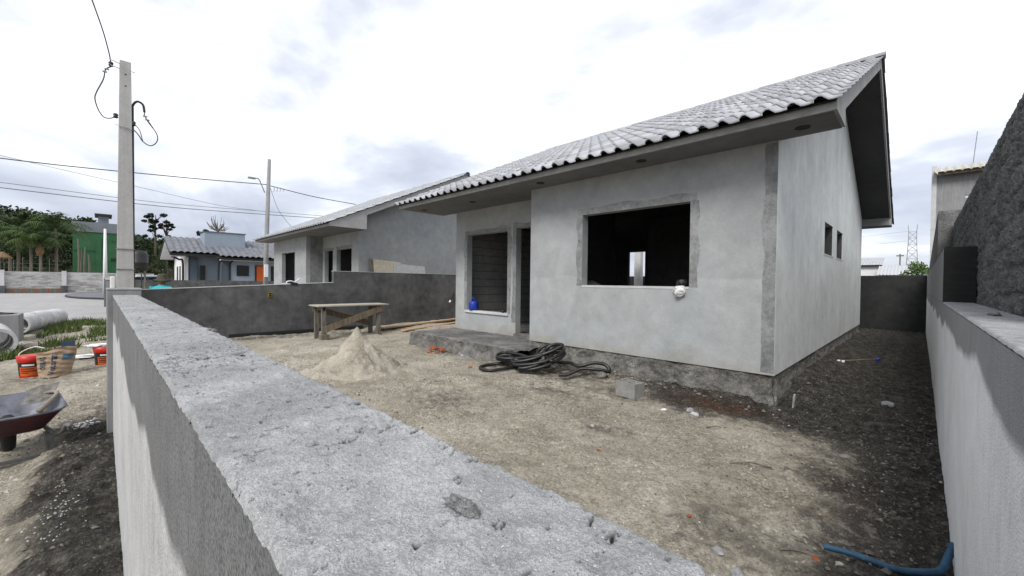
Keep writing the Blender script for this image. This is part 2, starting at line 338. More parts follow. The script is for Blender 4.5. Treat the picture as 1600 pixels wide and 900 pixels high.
def farblock():
    mt, t, b = newmat('far_blockwork')
    mp = vec(t, scale=(1, 1, 1)); sp = t.nodes.new('ShaderNodeSeparateXYZ'); t.links.new(mp, sp.inputs[0]); cb = t.nodes.new('ShaderNodeCombineXYZ')
    t.links.new(sp.outputs[1], cb.inputs[0]); t.links.new(sp.outputs[2], cb.inputs[1])
    br = nd(t, 'ShaderNodeTexBrick', Scale=1.0); br.inputs['Brick Width'].default_value = .4; br.inputs['Row Height'].default_value = .2; br.inputs['Mortar Size'].default_value = .018
    br.inputs['Color1'].default_value = (.20, .19, .185, 1); br.inputs['Color2'].default_value = (.42, .415, .41, 1); br.inputs['Mortar'].default_value = (.25, .24, .23, 1); br.inputs['Bias'].default_value = -.1
    t.links.new(cb.outputs[0], br.inputs['Vector'])
    n = noise(t, vec(t, scale=(1, .6, 4)), 1.6, 5, .65)
    t.links.new(mixc(t, mth(t, 'MULTIPLY', mth(t, 'SUBTRACT', n, .45), 3.5), br.outputs[0], g3(.5, 1, .99, .97)), b.inputs['Base Color']); b.inputs['Roughness'].default_value = .95; return mt
M['farblock'] = farblock()

def soilmat():
    """bare site soil: sand, damp dark earth (attribute damp), reddish clay (attribute clay), fine grit"""
    mt, t, b = newmat('site_soil'); v = vec(t)
    at = t.nodes.new('ShaderNodeAttribute'); at.attribute_name = 'damp'; cl = t.nodes.new('ShaderNodeAttribute'); cl.attribute_name = 'clay'
    a = noise(t, v, 1.4, 8, .65, .5); g = noise(t, v, 46, 6, .78); f = noise(t, v, 120, 4, .75); mid = noise(t, v, 9, 6, .65)
    sand = rampn(t, mth(t, 'ADD', mth(t, 'MULTIPLY', a, .45), mth(t, 'MULTIPLY', g, .55)), [(.37, (.27, .236, .180)), (.5, (.56, .508, .408)), (.61, (.74, .69, .58))])
    dk = rampn(t, mth(t, 'ADD', mth(t, 'MULTIPLY', mid, .5), mth(t, 'MULTIPLY', g, .5)), [(.39, (.022, .020, .018)), (.5, (.070, .064, .056)), (.62, (.20, .185, .16))])
    w = mth(t, 'ADD', at.outputs['Fac'], mth(t, 'MULTIPLY', mth(t, 'SUBTRACT', mid, .5), 1.5)); w = mth(t, 'ADD', w, mth(t, 'MULTIPLY', mth(t, 'SUBTRACT', g, .5), 1.3))
    col = mixc(t, rampn(t, w, [(.25, (0, 0, 0)), (.75, (1, 1, 1))]), sand, dk)
    col = mixc(t, mth(t, 'MULTIPLY', mth(t, 'ADD', cl.outputs['Fac'], mth(t, 'MULTIPLY', mth(t, 'SUBTRACT', mid, .5), cl.outputs['Fac'])), .85), col, (.105, .052, .03))
    col = mixc(t, mth(t, 'MULTIPLY', mth(t, 'SUBTRACT', f, .58), 4.0), col, (.55, .52, .45))
    col = mixc(t, mth(t, 'MULTIPLY', mth(t, 'SUBTRACT', .42, f), 4.0), col, (.03, .027, .023))
    gh_ = None
    for sc_, lo, hi in ((40, .62, 1.28), (85, .45, 1.5)):
        vo = t.nodes.new('ShaderNodeTexVoronoi'); vo.inputs['Scale'].default_value = sc_; vo.inputs['Randomness'].default_value = 1.0; t.links.new(v, vo.inputs['Vector'])
        sx_ = t.nodes.new('ShaderNodeSeparateXYZ'); t.links.new(vo.outputs['Color'], sx_.inputs[0])
        col = mixc(t, mth(t, 'MULTIPLY', mth(t, 'SUBTRACT', noise(t, v, 1.7, 5, .6), .30), 2.3), col, rampn(t, sx_.outputs[0], [(0, g3(lo)), (.45, g3(.95)), (.8, g3(1.05)), (1, g3(hi))]), 'MULTIPLY')
        h_ = mth(t, 'MULTIPLY', mth(t, 'SUBTRACT', .6, vo.outputs['Distance']), sx_.outputs[1]); gh_ = h_ if gh_ is None else mth(t, 'ADD', gh_, mth(t, 'MULTIPLY', h_, .5))
    g = mth(t, 'ADD', g, mth(t, 'MULTIPLY', gh_, .9))
    t.links.new(col, b.inputs['Base Color']); b.inputs['Roughness'].default_value = .95; b.inputs['Specular IOR Level'].default_value = .2
    p = bump(t, b, mth(t, 'ADD', mth(t, 'MULTIPLY', mid, .8), g), 1.0, .05); bump(t, b, f, .8, .014, p); return mt
M['soil'] = soilmat()
def sandmat():
    mt, t, b = newmat('building_sand'); v = vec(t)
    a = noise(t, v, 3, 7, .65, .4); g = noise(t, v, 55, 5, .75)
    t.links.new(rampn(t, mth(t, 'ADD', mth(t, 'MULTIPLY', a, .5), mth(t, 'MULTIPLY', g, .5)), [(.39, (.165, .145, .113)), (.5, (.33, .298, .240)), (.62, (.44, .405, .335))]), b.inputs['Base Color'])
    b.inputs['Roughness'].default_value = .95; bump(t, b, g, .8, .015); return mt
M['sand'] = sandmat()
def stonemat():
    mt, t, b = newmat('pebble'); at = t.nodes.new('ShaderNodeAttribute'); at.attribute_name = 'tone'
    t.links.new(rampn(t, at.outputs['Fac'], [(0, (.06, .055, .05)), (.4, (.24, .21, .17)), (.8, (.46, .42, .35)), (1, (.68, .66, .62))]), b.inputs['Base Color']); b.inputs['Roughness'].default_value = .9; return mt
M['pebble'] = stonemat()

# ================================================================== ground
def gauss(x, y, cx, cy, r, ry=None): return np.exp(-(((x-cx)/r)**2 + ((y-cy)/(ry or r))**2))
def gh(x, y):
    x = np.asarray(x, float); y = np.asarray(y, float)
    inside = sstep(4.5, 8.0, y)*0.10
    outside = -0.13*sstep(-0.12, -0.55, y)
    gate = sstep(-5.3, -6.6, x)*-0.10*sstep(1.6, -0.3, y)
    z = inside + np.minimum(outside, gate)
    near = sstep(-24, -19, x)*sstep(30, 20, np.abs(y))*sstep(6, 2, x)
    n = 0.05*fbm(x*1.1, y*1.1, 3, 4) + 0.030*fbm(x*6, y*6, 11, 3, .6)
    dm = damp(x, y)
    n = n + (0.008 + 0.030*dm)*fbm(x*19, y*19, 23, 3, .65)
    z = z + n*near
    z = z + 0.07*sstep(0.45, 0.0, np.abs(y-5.42))*sstep(-4.6, -3.4, x)*sstep(-1.0, -1.5, x)
    z = z + 0.10*sstep(0.5, 0.0, np.abs(x+1.1))*sstep(5.4, 6.2, y)*sstep(15, 14, y)
    z = z - 0.26*gauss(x, y, -1.66, 5.33, .13, .09) - 0.30*gauss(x, y, -1.30, 5.36, .12, .12)
    for a_, b_, c_, d_ in ((-9, 1.4, -2.2, 4.3), (-9, 1.95, -2.6, 4.75), (-8, 3.9, -.9, 2.4)):
        L_ = math.hypot(c_-a_, d_-b_); tt = ((x-a_)*(c_-a_)+(y-b_)*(d_-b_))/L_; dd = ((x-a_)*(d_-b_)-(y-b_)*(c_-a_))/L_ + .10*np.sin(tt*1.3)
        z = z - (.030*np.exp(-(dd/.07)**2) - .014*np.exp(-((np.abs(dd)-.14)/.06)**2))*sstep(0, .6, tt)*sstep(L_, L_-.8, tt)*(.6+.5*np.sin(tt*21))*near
    z = z + 0.10*gauss(x, y, -13.2, 0.0, .5, .35) + .05*gauss(x, y, -3.2, -.05, 1.2, .18)
    return z
def damp(x, y):
    nz = fbm(x*1.6, y*1.6, 41, 4)
    a = sstep(-1.05, .05, x+.45*nz)*.82
    b = sstep(4.35, 5.35, y+.5*nz)*sstep(-3.6, -2.0, x)
    c = .5*sstep(4.2, 5.3, y+.4*nz)*sstep(-9, -7, x)
    p = .42*gauss(x, y, -.75, 2.6, .42, .36) + .40*gauss(x, y, -2.25, 3.55, .30, .22) + .4*gauss(x, y, -3.4, 4.3, .6, .35) + .35*gauss(x, y, -4.2, 3.0, .7, .5) + .5*gauss(x, y, -11.6, 2.5, .4, 3)
    ins = np.maximum(np.maximum(a, b), np.maximum(c, p)) + .12
    out = .10 + .9*sstep(-.50, -.14, y+.30*nz)*sstep(-8.5, -5.0, x) + .9*np.clip(nz-.02, 0, 1)*sstep(-6.5, -5, x) + .7*gauss(x, y, -13.2, 0, .6, .4)
    return np.clip(np.where(y < .12, np.where(x > -9, out, .25+.4*nz), ins), 0, 1.15)
def clay(x, y):
    nz = fbm(x*3, y*3, 77, 3)
    return np.clip(.9*gauss(x, y, -1.7, 5.15, .38, .22) + .9*gauss(x, y, -1.3, 5.25, .2, .15) + .5*gauss(x, y, -2.9, 4.75, .35, .15) + .35*gauss(x, y, -1.9, 4.3, .35, .2) + .2*gauss(x, y, -.6, 3.4, .5, .5) + .15*nz, 0, 1)
def lines(*segs):
    out = []
    for a, b, s in segs: out += list(np.arange(a, b-1e-6, s))
    return out
geo_o = [12*1.5**k for k in range(14)]
xs = np.array(sorted([-24-g for g in geo_o if g < 1200] + lines((-24, -14, .5), (-14, -8, .09), (-8, .6, .032), (.6, 3, .4)) + [3+g for g in geo_o if g < 1200]))
ys = np.array(sorted([-4-g for g in geo_o if g < 1200] + lines((-4, -1.6, .2), (-1.6, 6, .032), (6, 18, .09), (18, 22, .5)) + [22+g for g in geo_o if g < 1200]))
GX, GY = np.meshgrid(xs, ys, indexing='ij'); GZ = gh(GX, GY)
def gridmesh(name, V, nx, ny, mat, parent=None, smooth_=True, kind=None, attrs=None, keep=True):
    idx = np.arange(nx*ny).reshape(nx, ny)
    q = np.stack([idx[:-1, :-1], idx[1:, :-1], idx[1:, 1:], idx[:-1, 1:]], -1).reshape(-1, 4)
    me = bpy.data.meshes.new(name)
    me.vertices.add(nx*ny); me.vertices.foreach_set('co', np.ascontiguousarray(V, np.float32).ravel())
    me.loops.add(q.size); me.loops.foreach_set('vertex_index', q.ravel().astype(np.int32))
    me.polygons.add(len(q)); me.polygons.foreach_set('loop_start', np.arange(0, q.size, 4, dtype=np.int32))
    me.update(calc_edges=True); me.validate()
    me.polygons.foreach_set('use_smooth', np.full(len(me.polygons), smooth_))
    for k, a in (attrs or {}).items():
        at = me.attributes.new(k, 'FLOAT', 'POINT'); at.data.foreach_set('value', np.ascontiguousarray(a, np.float32).ravel())
    me.materials.append(mat); o = bpy.data.objects.new(name, me)
    if kind: o['kind'] = kind
    return link(o, parent, keep)
gridmesh('ground', np.stack([GX, GY, GZ], -1), len(xs), len(ys), M['soil'], kind='structure', attrs={'damp': damp(GX, GY), 'clay': clay(GX, GY)})
def g(x, y): return float(gh(np.array([x]), np.array([y]))[0])

road = MB(); road.prism([(-58.5, -70), (-21.5, -70), (-21.5, 2.5), (-58.5, 2.5)], 'z', -.2, -.07).build('road', M['road'], kind='structure')
arc = [(-39+0*a, 0) for a in ()]
pv = [(-57.8, 2.4)] + [(-48.4+9.2*math.cos(t), 1.6+3.6*math.sin(t)) for t in np.linspace(math.pi, 2*math.pi, 24)] + [(-39.2, 2.4)]
pav = MB(); pav.prism(pv, 'z', -.2, .055).build('pavement', M['pavement'], kind='structure')
pk = MB(); pk.tube([(x, y, .0) for x, y in pv], .07, 6).build('kerb', M['kerb'], kind='structure')

# ================================================================== site walls
def bumpy_panel(name, mat, parent, us, vs_, fn, attrs=None):
    U, V = np.meshgrid(np.array(us), np.array(vs_), indexing='ij'); P = fn(U, V)
    return gridmesh(name, P, len(us), len(vs_), mat, parent, attrs={k: f_(U, V) for k, f_ in (attrs or {}).items()})
Y0, Y1, ZW, XE, XR = .0746, .242, 1.2901, -5.27, .1501
fw = thing('front_wall', (-2.5, .16, 0), 'long low cement wall with a rough top running along the camera side', 'wall')
core = MB().box(XE, XR+.19, Y0, Y1, -.3, ZW-.012); core.build('wall_body', M['frontwall'], fw)
# rough render on top: dense near the camera, pits and trowel drags across
xl = [XR+.19]; d = .012
x = XR+.19
while x > XE:
    x -= max(.0016, .0050*abs(min(x, 0)+0.05)); xl.append(x)
xl[-1] = XE; yl = np.linspace(Y0-.003, Y1+.004, 150)
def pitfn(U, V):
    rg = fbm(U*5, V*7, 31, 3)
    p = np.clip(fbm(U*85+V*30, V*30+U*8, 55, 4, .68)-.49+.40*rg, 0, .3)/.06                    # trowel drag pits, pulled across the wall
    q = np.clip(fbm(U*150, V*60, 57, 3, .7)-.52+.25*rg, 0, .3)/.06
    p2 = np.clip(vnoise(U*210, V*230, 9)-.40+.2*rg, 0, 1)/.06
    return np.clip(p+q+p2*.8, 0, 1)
def topfn(U, V):
    n = .0022*fbm(U*26, V*26, 5, 3, .55) + .0024*fbm(U*110, V*80, 8, 4, .65) - .0050*pitfn(U, V)
    e = np.minimum(np.abs(V-Y0+.003), np.abs(Y1+.004-V)); n = n - .005*sstep(.004, 0, e) - .006*sstep(.014, 0, e)*np.clip(.1+fbm(U*50, V*3, 66, 3), 0, 1)
    crumb = .020*np.clip(fbm(U*75, V*75, 91, 2)-.38, 0, 1)*sstep(.03, .0, Y1-V)
    dx = sstep(.010, 0, e)*(.0018*fbm(U*60, V*2, 14, 3)-.010*np.clip(fbm(U*14, V*0, 15, 3)-.40, 0, 1))
    return np.stack([U, V+np.where(V > (Y0+Y1)/2, dx, -dx*.5), ZW+n+crumb], -1)
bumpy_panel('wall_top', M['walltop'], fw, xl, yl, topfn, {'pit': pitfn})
MB().box(XE-.36, XE, .034, .27, -.3, 1.335).build('end_post', M['post'], fw, bevel=.006)
cap = MB().box(XE-.365, XE+.004, .030, .276, 1.335, 1.352).build('post_cap', M['walltop'], fw, bevel=.004)

lw = thing('boundary_wall', (-12.07, 9, 0), 'dark damp cement wall behind the timber table, stepping up towards the neighbour house', 'wall')
MB().prism([(.52, -.3), (18, -.3), (18, 1.715), (4.74, 1.715), (4.74, 1.385), (.52, 1.19)], 'x', -12.15, -12.0).build('wall_body', M['damp'], lw, bevel=.006)
MB().prism([(.515, 1.19), (4.735, 1.386), (4.735, 1.40), (.515, 1.203)], 'x', -12.158, -11.993).build('coping', M['lightcement'], lw)
MB().box(-12.158, -11.993, 4.732, 18, 1.716, 1.728).build('coping', M['lightcement'], lw)

rw = thing('side_wall', (.24, 5, 0), 'pale streaked cement wall along the right edge with a dark raised step', 'wall')
MB().box(XR, XR+.19, Y1+.002, 18.1, -.3, 1.308).build('wall_body', M['rightwall'], rw)
def rtop(U, V):
    n = .004*fbm(U*30, V*30, 15, 4, .6) - .010*np.clip(fbm(U*70, V*30, 25, 3)-.28, 0, 1)
    e = np.minimum(V-XR+.002, XR+.192-V); n = n-.008*sstep(.006, 0, e)
    return np.stack([V, U, 1.322+n], -1)
bumpy_panel('wall_top', M['walltop'], rw, np.linspace(Y1+.003, 5.44, 700), np.linspace(XR-.002, XR+.205, 50), rtop)
MB().box(XR+.001, XR+.189, 5.432, 18.1, 1.309, 1.815).build('raised_course', M['rightwall'], rw, bevel=.004)
MB().box(XR-.001, XR+.20, 5.415, 5.432, 1.315, 1.82).build('step_face', M['pillar'], rw)

rgw = thing('splatter_wall', (.42, 6, 0), 'coarse dark splatter cement wall rising beside the low right wall', 'wall')
ysr = lines((2.2, 6, .011), (6, 9.5, .02)); zsr = np.arange(1.2, 2.47, .011)
def roughfn(U, V):
    c_ = V*7.2+U*.35+.30*fbm(U*1.6, V*3, 61, 3); rid = np.exp(-(((c_ % 1.0)-.5)/.085)**2)*sstep(-.30, .05, fbm(U*2.2, V*4, 67, 3))
    n = (.022*fbm(U*30, V*30, 62, 4, .75) + .012*vnoise(U*75, V*75, 63) - .028*rid)*(.25+.75*sstep(2.46, 2.36, V))
    ed = .008*fbm(U*16, V*0, 65, 3)
    return np.stack([.362-n, U, np.where(V > 2.44, V+ed, V)], -1)
bumpy_panel('splatter_render', M['rough'], rgw, ysr, zsr, roughfn)
MB().box(.375, .52, 2.2, 9.5, -.3, 2.44).build('wall_body', M['rough'], rgw)
uw = MB().prism([(9.5, 1.816), (18, 1.816), (18, 2.05), (13, 2.45), (10.2, 2.68), (9.5, 2.68)], 'x', XR+.04, .50)
tag(uw.build('upper_wall', M['rough']), 'dark rough wall stub beyond the splatter wall, under the two storey house', 'wall')

bw = thing('rear_wall', (-.5, 17.6, 0), 'dark damp wall closing the far end of the side passage', 'wall')
MB().box(-12.0, XR-.002, 17.5, 17.65, -.3, 1.80).build('wall_body', M['dampdark'], bw)
MB().box(-12.0, XR-.002, 17.495, 17.655, 1.80, 1.815).build('coping', M['damp'], bw)

# ================================================================== houses
def wall_cells(us, zs, holes, plane, a, b):
    """flat wall with rectangular openings: plane 'y' (u = x) or 'x' (u = y); thickness from a to b"""
    us = sorted(set(us)); zs = sorted(set(zs)); mb = MB()
    solid = {}
    for i in range(len(us)-1):
        for j in range(len(zs)-1):
            cu = (us[i]+us[i+1])/2; cz = (zs[j]+zs[j+1])/2
            solid[i, j] = not any(h[0] < cu < h[1] and h[2] < cz < h[3] for h in holes)
    def P(u, t, z): return (u, t, z) if plane == 'y' else (t, u, z)
    for (i, j), s in solid.items():
        if not s: continue
        u0, u1, z0, z1 = us[i], us[i+1], zs[j], zs[j+1]
        for t in (a, b): mb.add([P(u0, t, z0), P(u1, t, z0), P(u1, t, z1), P(u0, t, z1)], [(0, 1, 2, 3)])
        for di, dj, e in ((-1, 0, (u0, z0, u0, z1)), (1, 0, (u1, z0, u1, z1)), (0, -1, (u0, z0, u1, z0)), (0, 1, (u0, z1, u1, z1))):
            if not solid.get((i+di, j+dj), False):
                mb.add([P(e[0], a, e[1]), P(e[2], a, e[3]), P(e[2], b, e[3]), P(e[0], b, e[1])], [(0, 1, 2, 3)])
    return mb
def ragged_band(x0, x1, z0, z1, w, y, seed, sides='LRT'):
    """irregular plaster band round an opening, 3 mm proud of the wall"""
    mb = MB(); rr = random.Random(seed)
    def strip(p, q, n, off):
        V = []
        for k in range(n+1):
            t = k/n; bx = p[0]+(q[0]-p[0])*t; bz = p[1]+(q[1]-p[1])*t
            ww = w*(1.0+.42*float(fbm(np.array([t*5+seed]), np.array([seed*1.7]), 5, 5, .65)[0]))
            V += [(bx, y, bz), (bx+off[0]*ww, y, bz+off[1]*ww)]
        V2 = [(a, y+.02, c) for a, _, c in V]; k = len(V)
        fs = [(2*i, 2*i+1, 2*i+3, 2*i+2) for i in range(n)] + [(2*i+1, 2*i+1+k, 2*i+3+k, 2*i+3) for i in range(n)]
        mb.add(V+V2, fs)
    if 'T' in sides: strip((x0-w*.8, z1), (x1+w*.8, z1), 60, (0, 1))
    if 'L' in sides: strip((x0, z0), (x0, z1), 40, (-1, 0))
    if 'R' in sides: strip((x1, z0), (x1, z1), 40, (1, 0))
    if 'B' in sides: strip((x0-w*.4, z0), (x1+w*.4, z0), 30, (0, -1))
    return mb

def tile_mesh(w=.215, ln=.40, ns=9):
    """one interlocking roof tile: barrel and flat pan, nose at y = 0, running up +y"""
    V = []; Fc = []
    def prof(s): return .051*math.sin(math.pi*min(s/.56, 1)) if s < .56 else -.004*math.sin(math.pi*(s-.56)/.44)
    ss = [k/ns*1.09 for k in range(ns+1)]
    for yy, dz in ((0, .026), (ln, 0)):
        for s in ss: V.append(((s-.02)*w, yy, dz+prof(min(s, 1))*(1 if s < 1 else 0)+(.004 if s > 1 else 0)))
    n = ns+1
    Fc += [(i, i+1, n+i+1, n+i) for i in range(ns)]
    for s in ss: V.append(((s-.02)*w, .004, prof(min(s, 1))+.006))
    Fc += [(i, 2*n+i, 2*n+i+1, i+1) for i in range(ns)]
    return V, Fc
TV, TF = tile_mesh()
def tile_me():
    if 'roof_tile' in bpy.data.meshes: return bpy.data.meshes['roof_tile']
    me = bpy.data.meshes.new('roof_tile'); me.from_pydata(TV, [], TF); me.materials.append(M['tile'])
    me.polygons.foreach_set('use_smooth', [True]*len(me.polygons)); return me

def roof_matrix(x, y, z, ang, flip):
    return Matrix.Translation((x, y, z)) @ Matrix.Rotation(math.pi if flip else 0, 4, 'Z') @ Matrix.Rotation(ang, 4, 'X')

def build_house(root, x0, dr, W, mainw, near=True):
    """gabled single storey house. x = x0 + dr*s, s runs from the end of the main facade to the porch end"""
    X = lambda s: x0 + dr*s
    def XX(a, b): return (min(X(a), X(b)), max(X(a), X(b)))
    Yf, Yrc, Yb, zp, zs, Ye, Yr = 5.575, 6.20, 15.22, .39, 3.15, 4.97, 10.4
    sl = .465; T = .15; ang = math.atan(sl)
    rz = lambda y: 3.235 + sl*((y if y <= Yr else 2*Yr-y)-4.90)
    ov = .605
    fc = M['facade']
    # main facade with its window, the end wall, the porch wall, the return, the far end wall, the rear wall
    wm = (1.0, 2.74, 1.42, 2.57) if near else (1.15, 2.85, 1.30, 2.60)
    wx = XX(wm[0], wm[1]); fx = XX(0, mainw)
    fac = wall_cells([fx[0], wx[0], wx[1], fx[1]], [zp, wm[2], wm[3], zs], [(wx[0], wx[1], wm[2], wm[3])], 'y', Yf, Yf+T).build('wall', fc, root)
    fac['label'] = 'front wall with the wide window opening'
    holes = [(8.93, 9.89, 2.03, 2.585), (10.40, 11.27, 2.03, 2.585)] if near else []
    us = [Yf+.001, Yb] + [h[0] for h in holes] + [h[1] for h in holes]; za = [zp, zs] + ([2.03, 2.585] if holes else [])
    xa, xb = sorted((X(0.0), X(T)))
    sw = wall_cells(us, za, holes, 'x', X(0)+dr*-.001, X(T))
    sw.prism([(Yf+.001, zs), (Yb, zs), (Yb, rz(Yb)-.19), (Yr, rz(Yr)-.19), (Yf+.001, rz(Yf)-.19)], 'x', X(0)+dr*-.001, X(T))
    s_o = sw.build('wall', M['sidewall'] if near else fc, root); s_o['label'] = 'gable end wall beside the main facade'
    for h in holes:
        MB().box(X(T)+.001, X(0)-.012, h[1]-.006, h[1]-.001, h[2]+.001, h[3]-.001).build('jamb_shade_lining', M['interior'], root)  # dark lining added over the jamb, room shade put into its colour
        MB().box(X(T)+.001, X(0)-.012, h[0]+.001, h[1]-.007, h[2]+.001, h[2]+.006).build('jamb_shade_lining', M['interior'], root)
        MB().box(X(0)-.003, X(0)+.006, h[0]-.05, h[1]+.05, h[2]-.035, h[2]-.002).build('window_sill', M['lightcement'], root)
    # porch
    pw = (W-1.82, W-.44, .78, 2.57) if near else (W-1.85, W-.55, .95, 2.60)
    pd = (W-2.95, W-2.08, zp, 2.60) if near else (W-3.0, W-2.2, zp, 2.6)
    ph = [(*XX(*pw[:2]), pw[2], pw[3]), (*XX(*pd[:2]), pd[2]-.01, pd[3])]
    px = XX(mainw, W)
    us = [px[0], px[1]] + [q for h in ph for q in h[:2]]
    wall_cells(us, [zp-.08, pw[2], pw[3], pd[3], zs], ph, 'y', Yrc, Yrc+T).build('wall', fc, root)['label'] = 'recessed porch wall with tall window and doorway'
    for k, h in enumerate(ph):
        ragged_band(h[0], h[1], max(h[2], .6), h[3], .11, Yrc-.004, 3+k+(0 if near else 9), 'LRT' if near else 'T').build('plaster_band', M['patch'], root)
    MB().box(*XX(mainw-T, mainw), Yf+T, Yrc+.07, zp-.08, zs-.002).build('wall', fc if near else M['patch'], root)
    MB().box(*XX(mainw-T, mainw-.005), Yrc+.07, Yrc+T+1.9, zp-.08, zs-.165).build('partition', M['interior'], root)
    wall_cells([Yrc+T, 13.6 if near else Yb], [zp, zs], [], 'x', X(W-T), X(W)).prism([(Yrc, zs), (Yb, zs), (Yb, rz(Yb)-.19), (Yr, rz(Yr)-.19), (Yrc, rz(Yrc)-.19)], 'x', X(W-T), X(W)).build('wall', fc, root)['label'] = 'gable end wall beside the porch'
    # plain corner strip where the porch end wall shows its front edge is the porch wall itself
    rx = XX(.15, 3.3); wall_cells([rx[0], rx[1]], [zp, zs], [], 'y', Yb-T, Yb).build('wall', fc, root)
    rx = XX(3.3, W-T); rh = [(-7.50, -6.84, 1.36, 2.60)] if near else []
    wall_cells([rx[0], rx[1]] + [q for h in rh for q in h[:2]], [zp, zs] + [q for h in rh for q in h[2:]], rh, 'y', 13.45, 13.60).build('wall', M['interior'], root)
    MB().box(*XX(3.2, 3.3), 13.6, Yb, zp, zs-.002).build('wall', fc, root)
    # bands and stains of fresh plaster on the facade
    if near:
        ragged_band(wx[0], wx[1], wm[2], wm[3], .105, Yf-.004, 21, 'RTL').build('plaster_band', M['patch'], root)
        mb = MB(); n = 60; V = []
        for k in range(n+1):
            z = zp+.03+(zs-zp-.05)*k/n; w_ = .13+.045*float(fbm(np.array([z*2.2]), np.array([3.]), 9, 5, .65)[0])
            V += [(X(0.004), Yf-.004, z), (X(w_), Yf-.004, z), (X(w_), Yf+.01, z)]
        mb.add(V, [(3*i, 3*i+1, 3*i+4, 3*i+3) for i in range(n)] + [(3*i+1, 3*i+2, 3*i+5, 3*i+4) for i in range(n)]).build('plaster_band', M['patch'], root)
    # window ledges
    MB().box(wx[0]+.002, wx[1]-.002, Yf-.006, Yf+T, wm[2]-.03, wm[2]+.004).build('window_sill', M['lightcement'], root)
    h = ph[0]; MB().box(h[0]-.05, h[1]+.05, Yrc-.035, Yrc+T, h[2]-.05, h[2]+.004).build('window_sill', M['lightcement'], root, bevel=.008)
    # plinth: rough footing under every outer wall
    def plinth(us, fn): bumpy_panel('plinth', M['plinth'], root, us, np.linspace(-.25, zp-.006, 40), fn)
    plinth(np.linspace(fx[0]-.03, fx[1]+.03, 260), lambda U, V: np.stack([U, Yf+.022-.035*sstep(.30, .05, V)-.03*fbm(U*7, V*9, 71, 4, .6)-.012*fbm(U*40, V*40, 72, 2), V], -1))
    plinth(np.linspace(Yf-.03, Yb, 320), lambda U, V: np.stack([X(0)-dr*(.0-.022+.035*sstep(.3, .05, V)+.03*fbm(U*7, V*9, 73, 4, .6)+.012*fbm(U*40, V*40, 74, 2)), U, V], -1))
    MB().box(*XX(.04, W-.02), Yrc+.02 if not near else Yrc+.03, 13.58, -.3, zp-.07).build('floor', M['slab'], root)
    MB().box(*XX(.04, mainw-.05), Yf+.06, Yrc+.02, -.3, zp-.07).build('floor', M['slab'], root)
    # ceilings and partitions keep the rooms dark
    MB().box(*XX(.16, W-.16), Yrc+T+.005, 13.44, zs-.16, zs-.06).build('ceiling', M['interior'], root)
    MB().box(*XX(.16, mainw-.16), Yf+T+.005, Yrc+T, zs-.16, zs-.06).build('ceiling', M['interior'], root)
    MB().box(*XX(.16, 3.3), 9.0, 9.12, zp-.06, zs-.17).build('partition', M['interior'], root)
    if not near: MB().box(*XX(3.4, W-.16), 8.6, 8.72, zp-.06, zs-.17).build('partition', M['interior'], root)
    # eave boxes, fascias, soffits
    ex = XX(-ov, W+ov)
    MB().box(ex[0], ex[1], Ye, Ye+.03, zs, rz(Ye)-.012).build('fascia', M['fascia'], root)
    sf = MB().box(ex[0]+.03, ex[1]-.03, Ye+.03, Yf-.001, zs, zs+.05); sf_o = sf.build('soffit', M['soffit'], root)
    MB().box(*XX(mainw, W+ov-.03), Yf-.001, Yrc-.001, zs+.001, zs+.05).build('soffit', M['soffit'], root)
    MB().box(ex[0], ex[1], 15.80, 15.83, zs, rz(15.83)-.012).build('fascia', M['fascia'], root)
    MB().box(ex[0]+.03, ex[1]-.03, Yb+.001, 15.80, zs, zs+.05).build('soffit', M['soffit'], root)
    for s_, e_ in ((-ov, -ov+.03), (W+ov-.03, W+ov)):
        a_, b_ = XX(s_, e_)
        inner = Yf if s_ < 0 else Yrc
        top = lambda y: rz(y)-.012
        MB().prism([(Ye+.03, zs), (inner, zs), (inner, rz(inner)-.21), (Yr, rz(Yr)-.21), (Yb, rz(Yb)-.21), (Yb, zs), (15.8, zs), (15.8, top(15.8)), (Yr, top(Yr)), (Ye+.03, top(Ye+.03))], 'x', a_, b_).build('rake_board', M['fascia'], root)
        c_, d_ = XX(-ov+.03, -.002) if s_ < 0 else XX(W+.002, W+ov-.03)
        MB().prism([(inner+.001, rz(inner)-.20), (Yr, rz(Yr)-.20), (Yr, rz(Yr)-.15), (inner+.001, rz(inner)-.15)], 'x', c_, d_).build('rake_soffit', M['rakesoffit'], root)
        MB().prism([(Yr, rz(Yr)-.20), (Yb-.001, rz(Yb)-.20), (Yb-.001, rz(Yb)-.15), (Yr, rz(Yr)-.15)], 'x', c_, d_).build('rake_soffit', M['rakesoffit'], root)
        MB().box(c_, d_, inner, inner+.03, zs, rz(inner)-.20).build('eave_return', M['soffit'], root)
        MB().box(c_, d_, Yb-.03, Yb, zs, rz(Yb)-.20).build('eave_return', M['soffit'], root)
    if near:
        for sx, sy in ((-.92, 5.30), (-2.75, 5.25), (-4.6, 5.27), (-6.74, 5.55), (-8.37, 5.42)):
            MB().lathe([(.0, 0), (.062, 0), (.07, -.004), (.07, .01)], 18, (sx, sy, zs-.002)).build('spot_hole', M['dark'], sf_o)
    # dark roof deck sheets, added under the tiles to block light
    rf = MB().prism([(Ye-.03, rz(Ye-.03)-.012), (Yr, rz(Yr)-.012), (Yr, rz(Yr)-.04), (Ye-.03, rz(Ye-.03)-.035)], 'x', ex[0]+.003, ex[1]-.003).build('roof', M['dark'], root)
    MB().prism([(15.86, rz(15.86)-.012), (Yr, rz(Yr)-.012), (Yr, rz(Yr)-.04), (15.86, rz(15.86)-.035)], 'x', ex[0]+.003, ex[1]-.003).build('roof_light_block', M['dark'], root)
    # tiles
    tl = .355; nrow = int(math.ceil((Yr-4.86)/math.cos(ang)/tl)); ncol = int(round((ex[1]-ex[0]+.07)/.215))
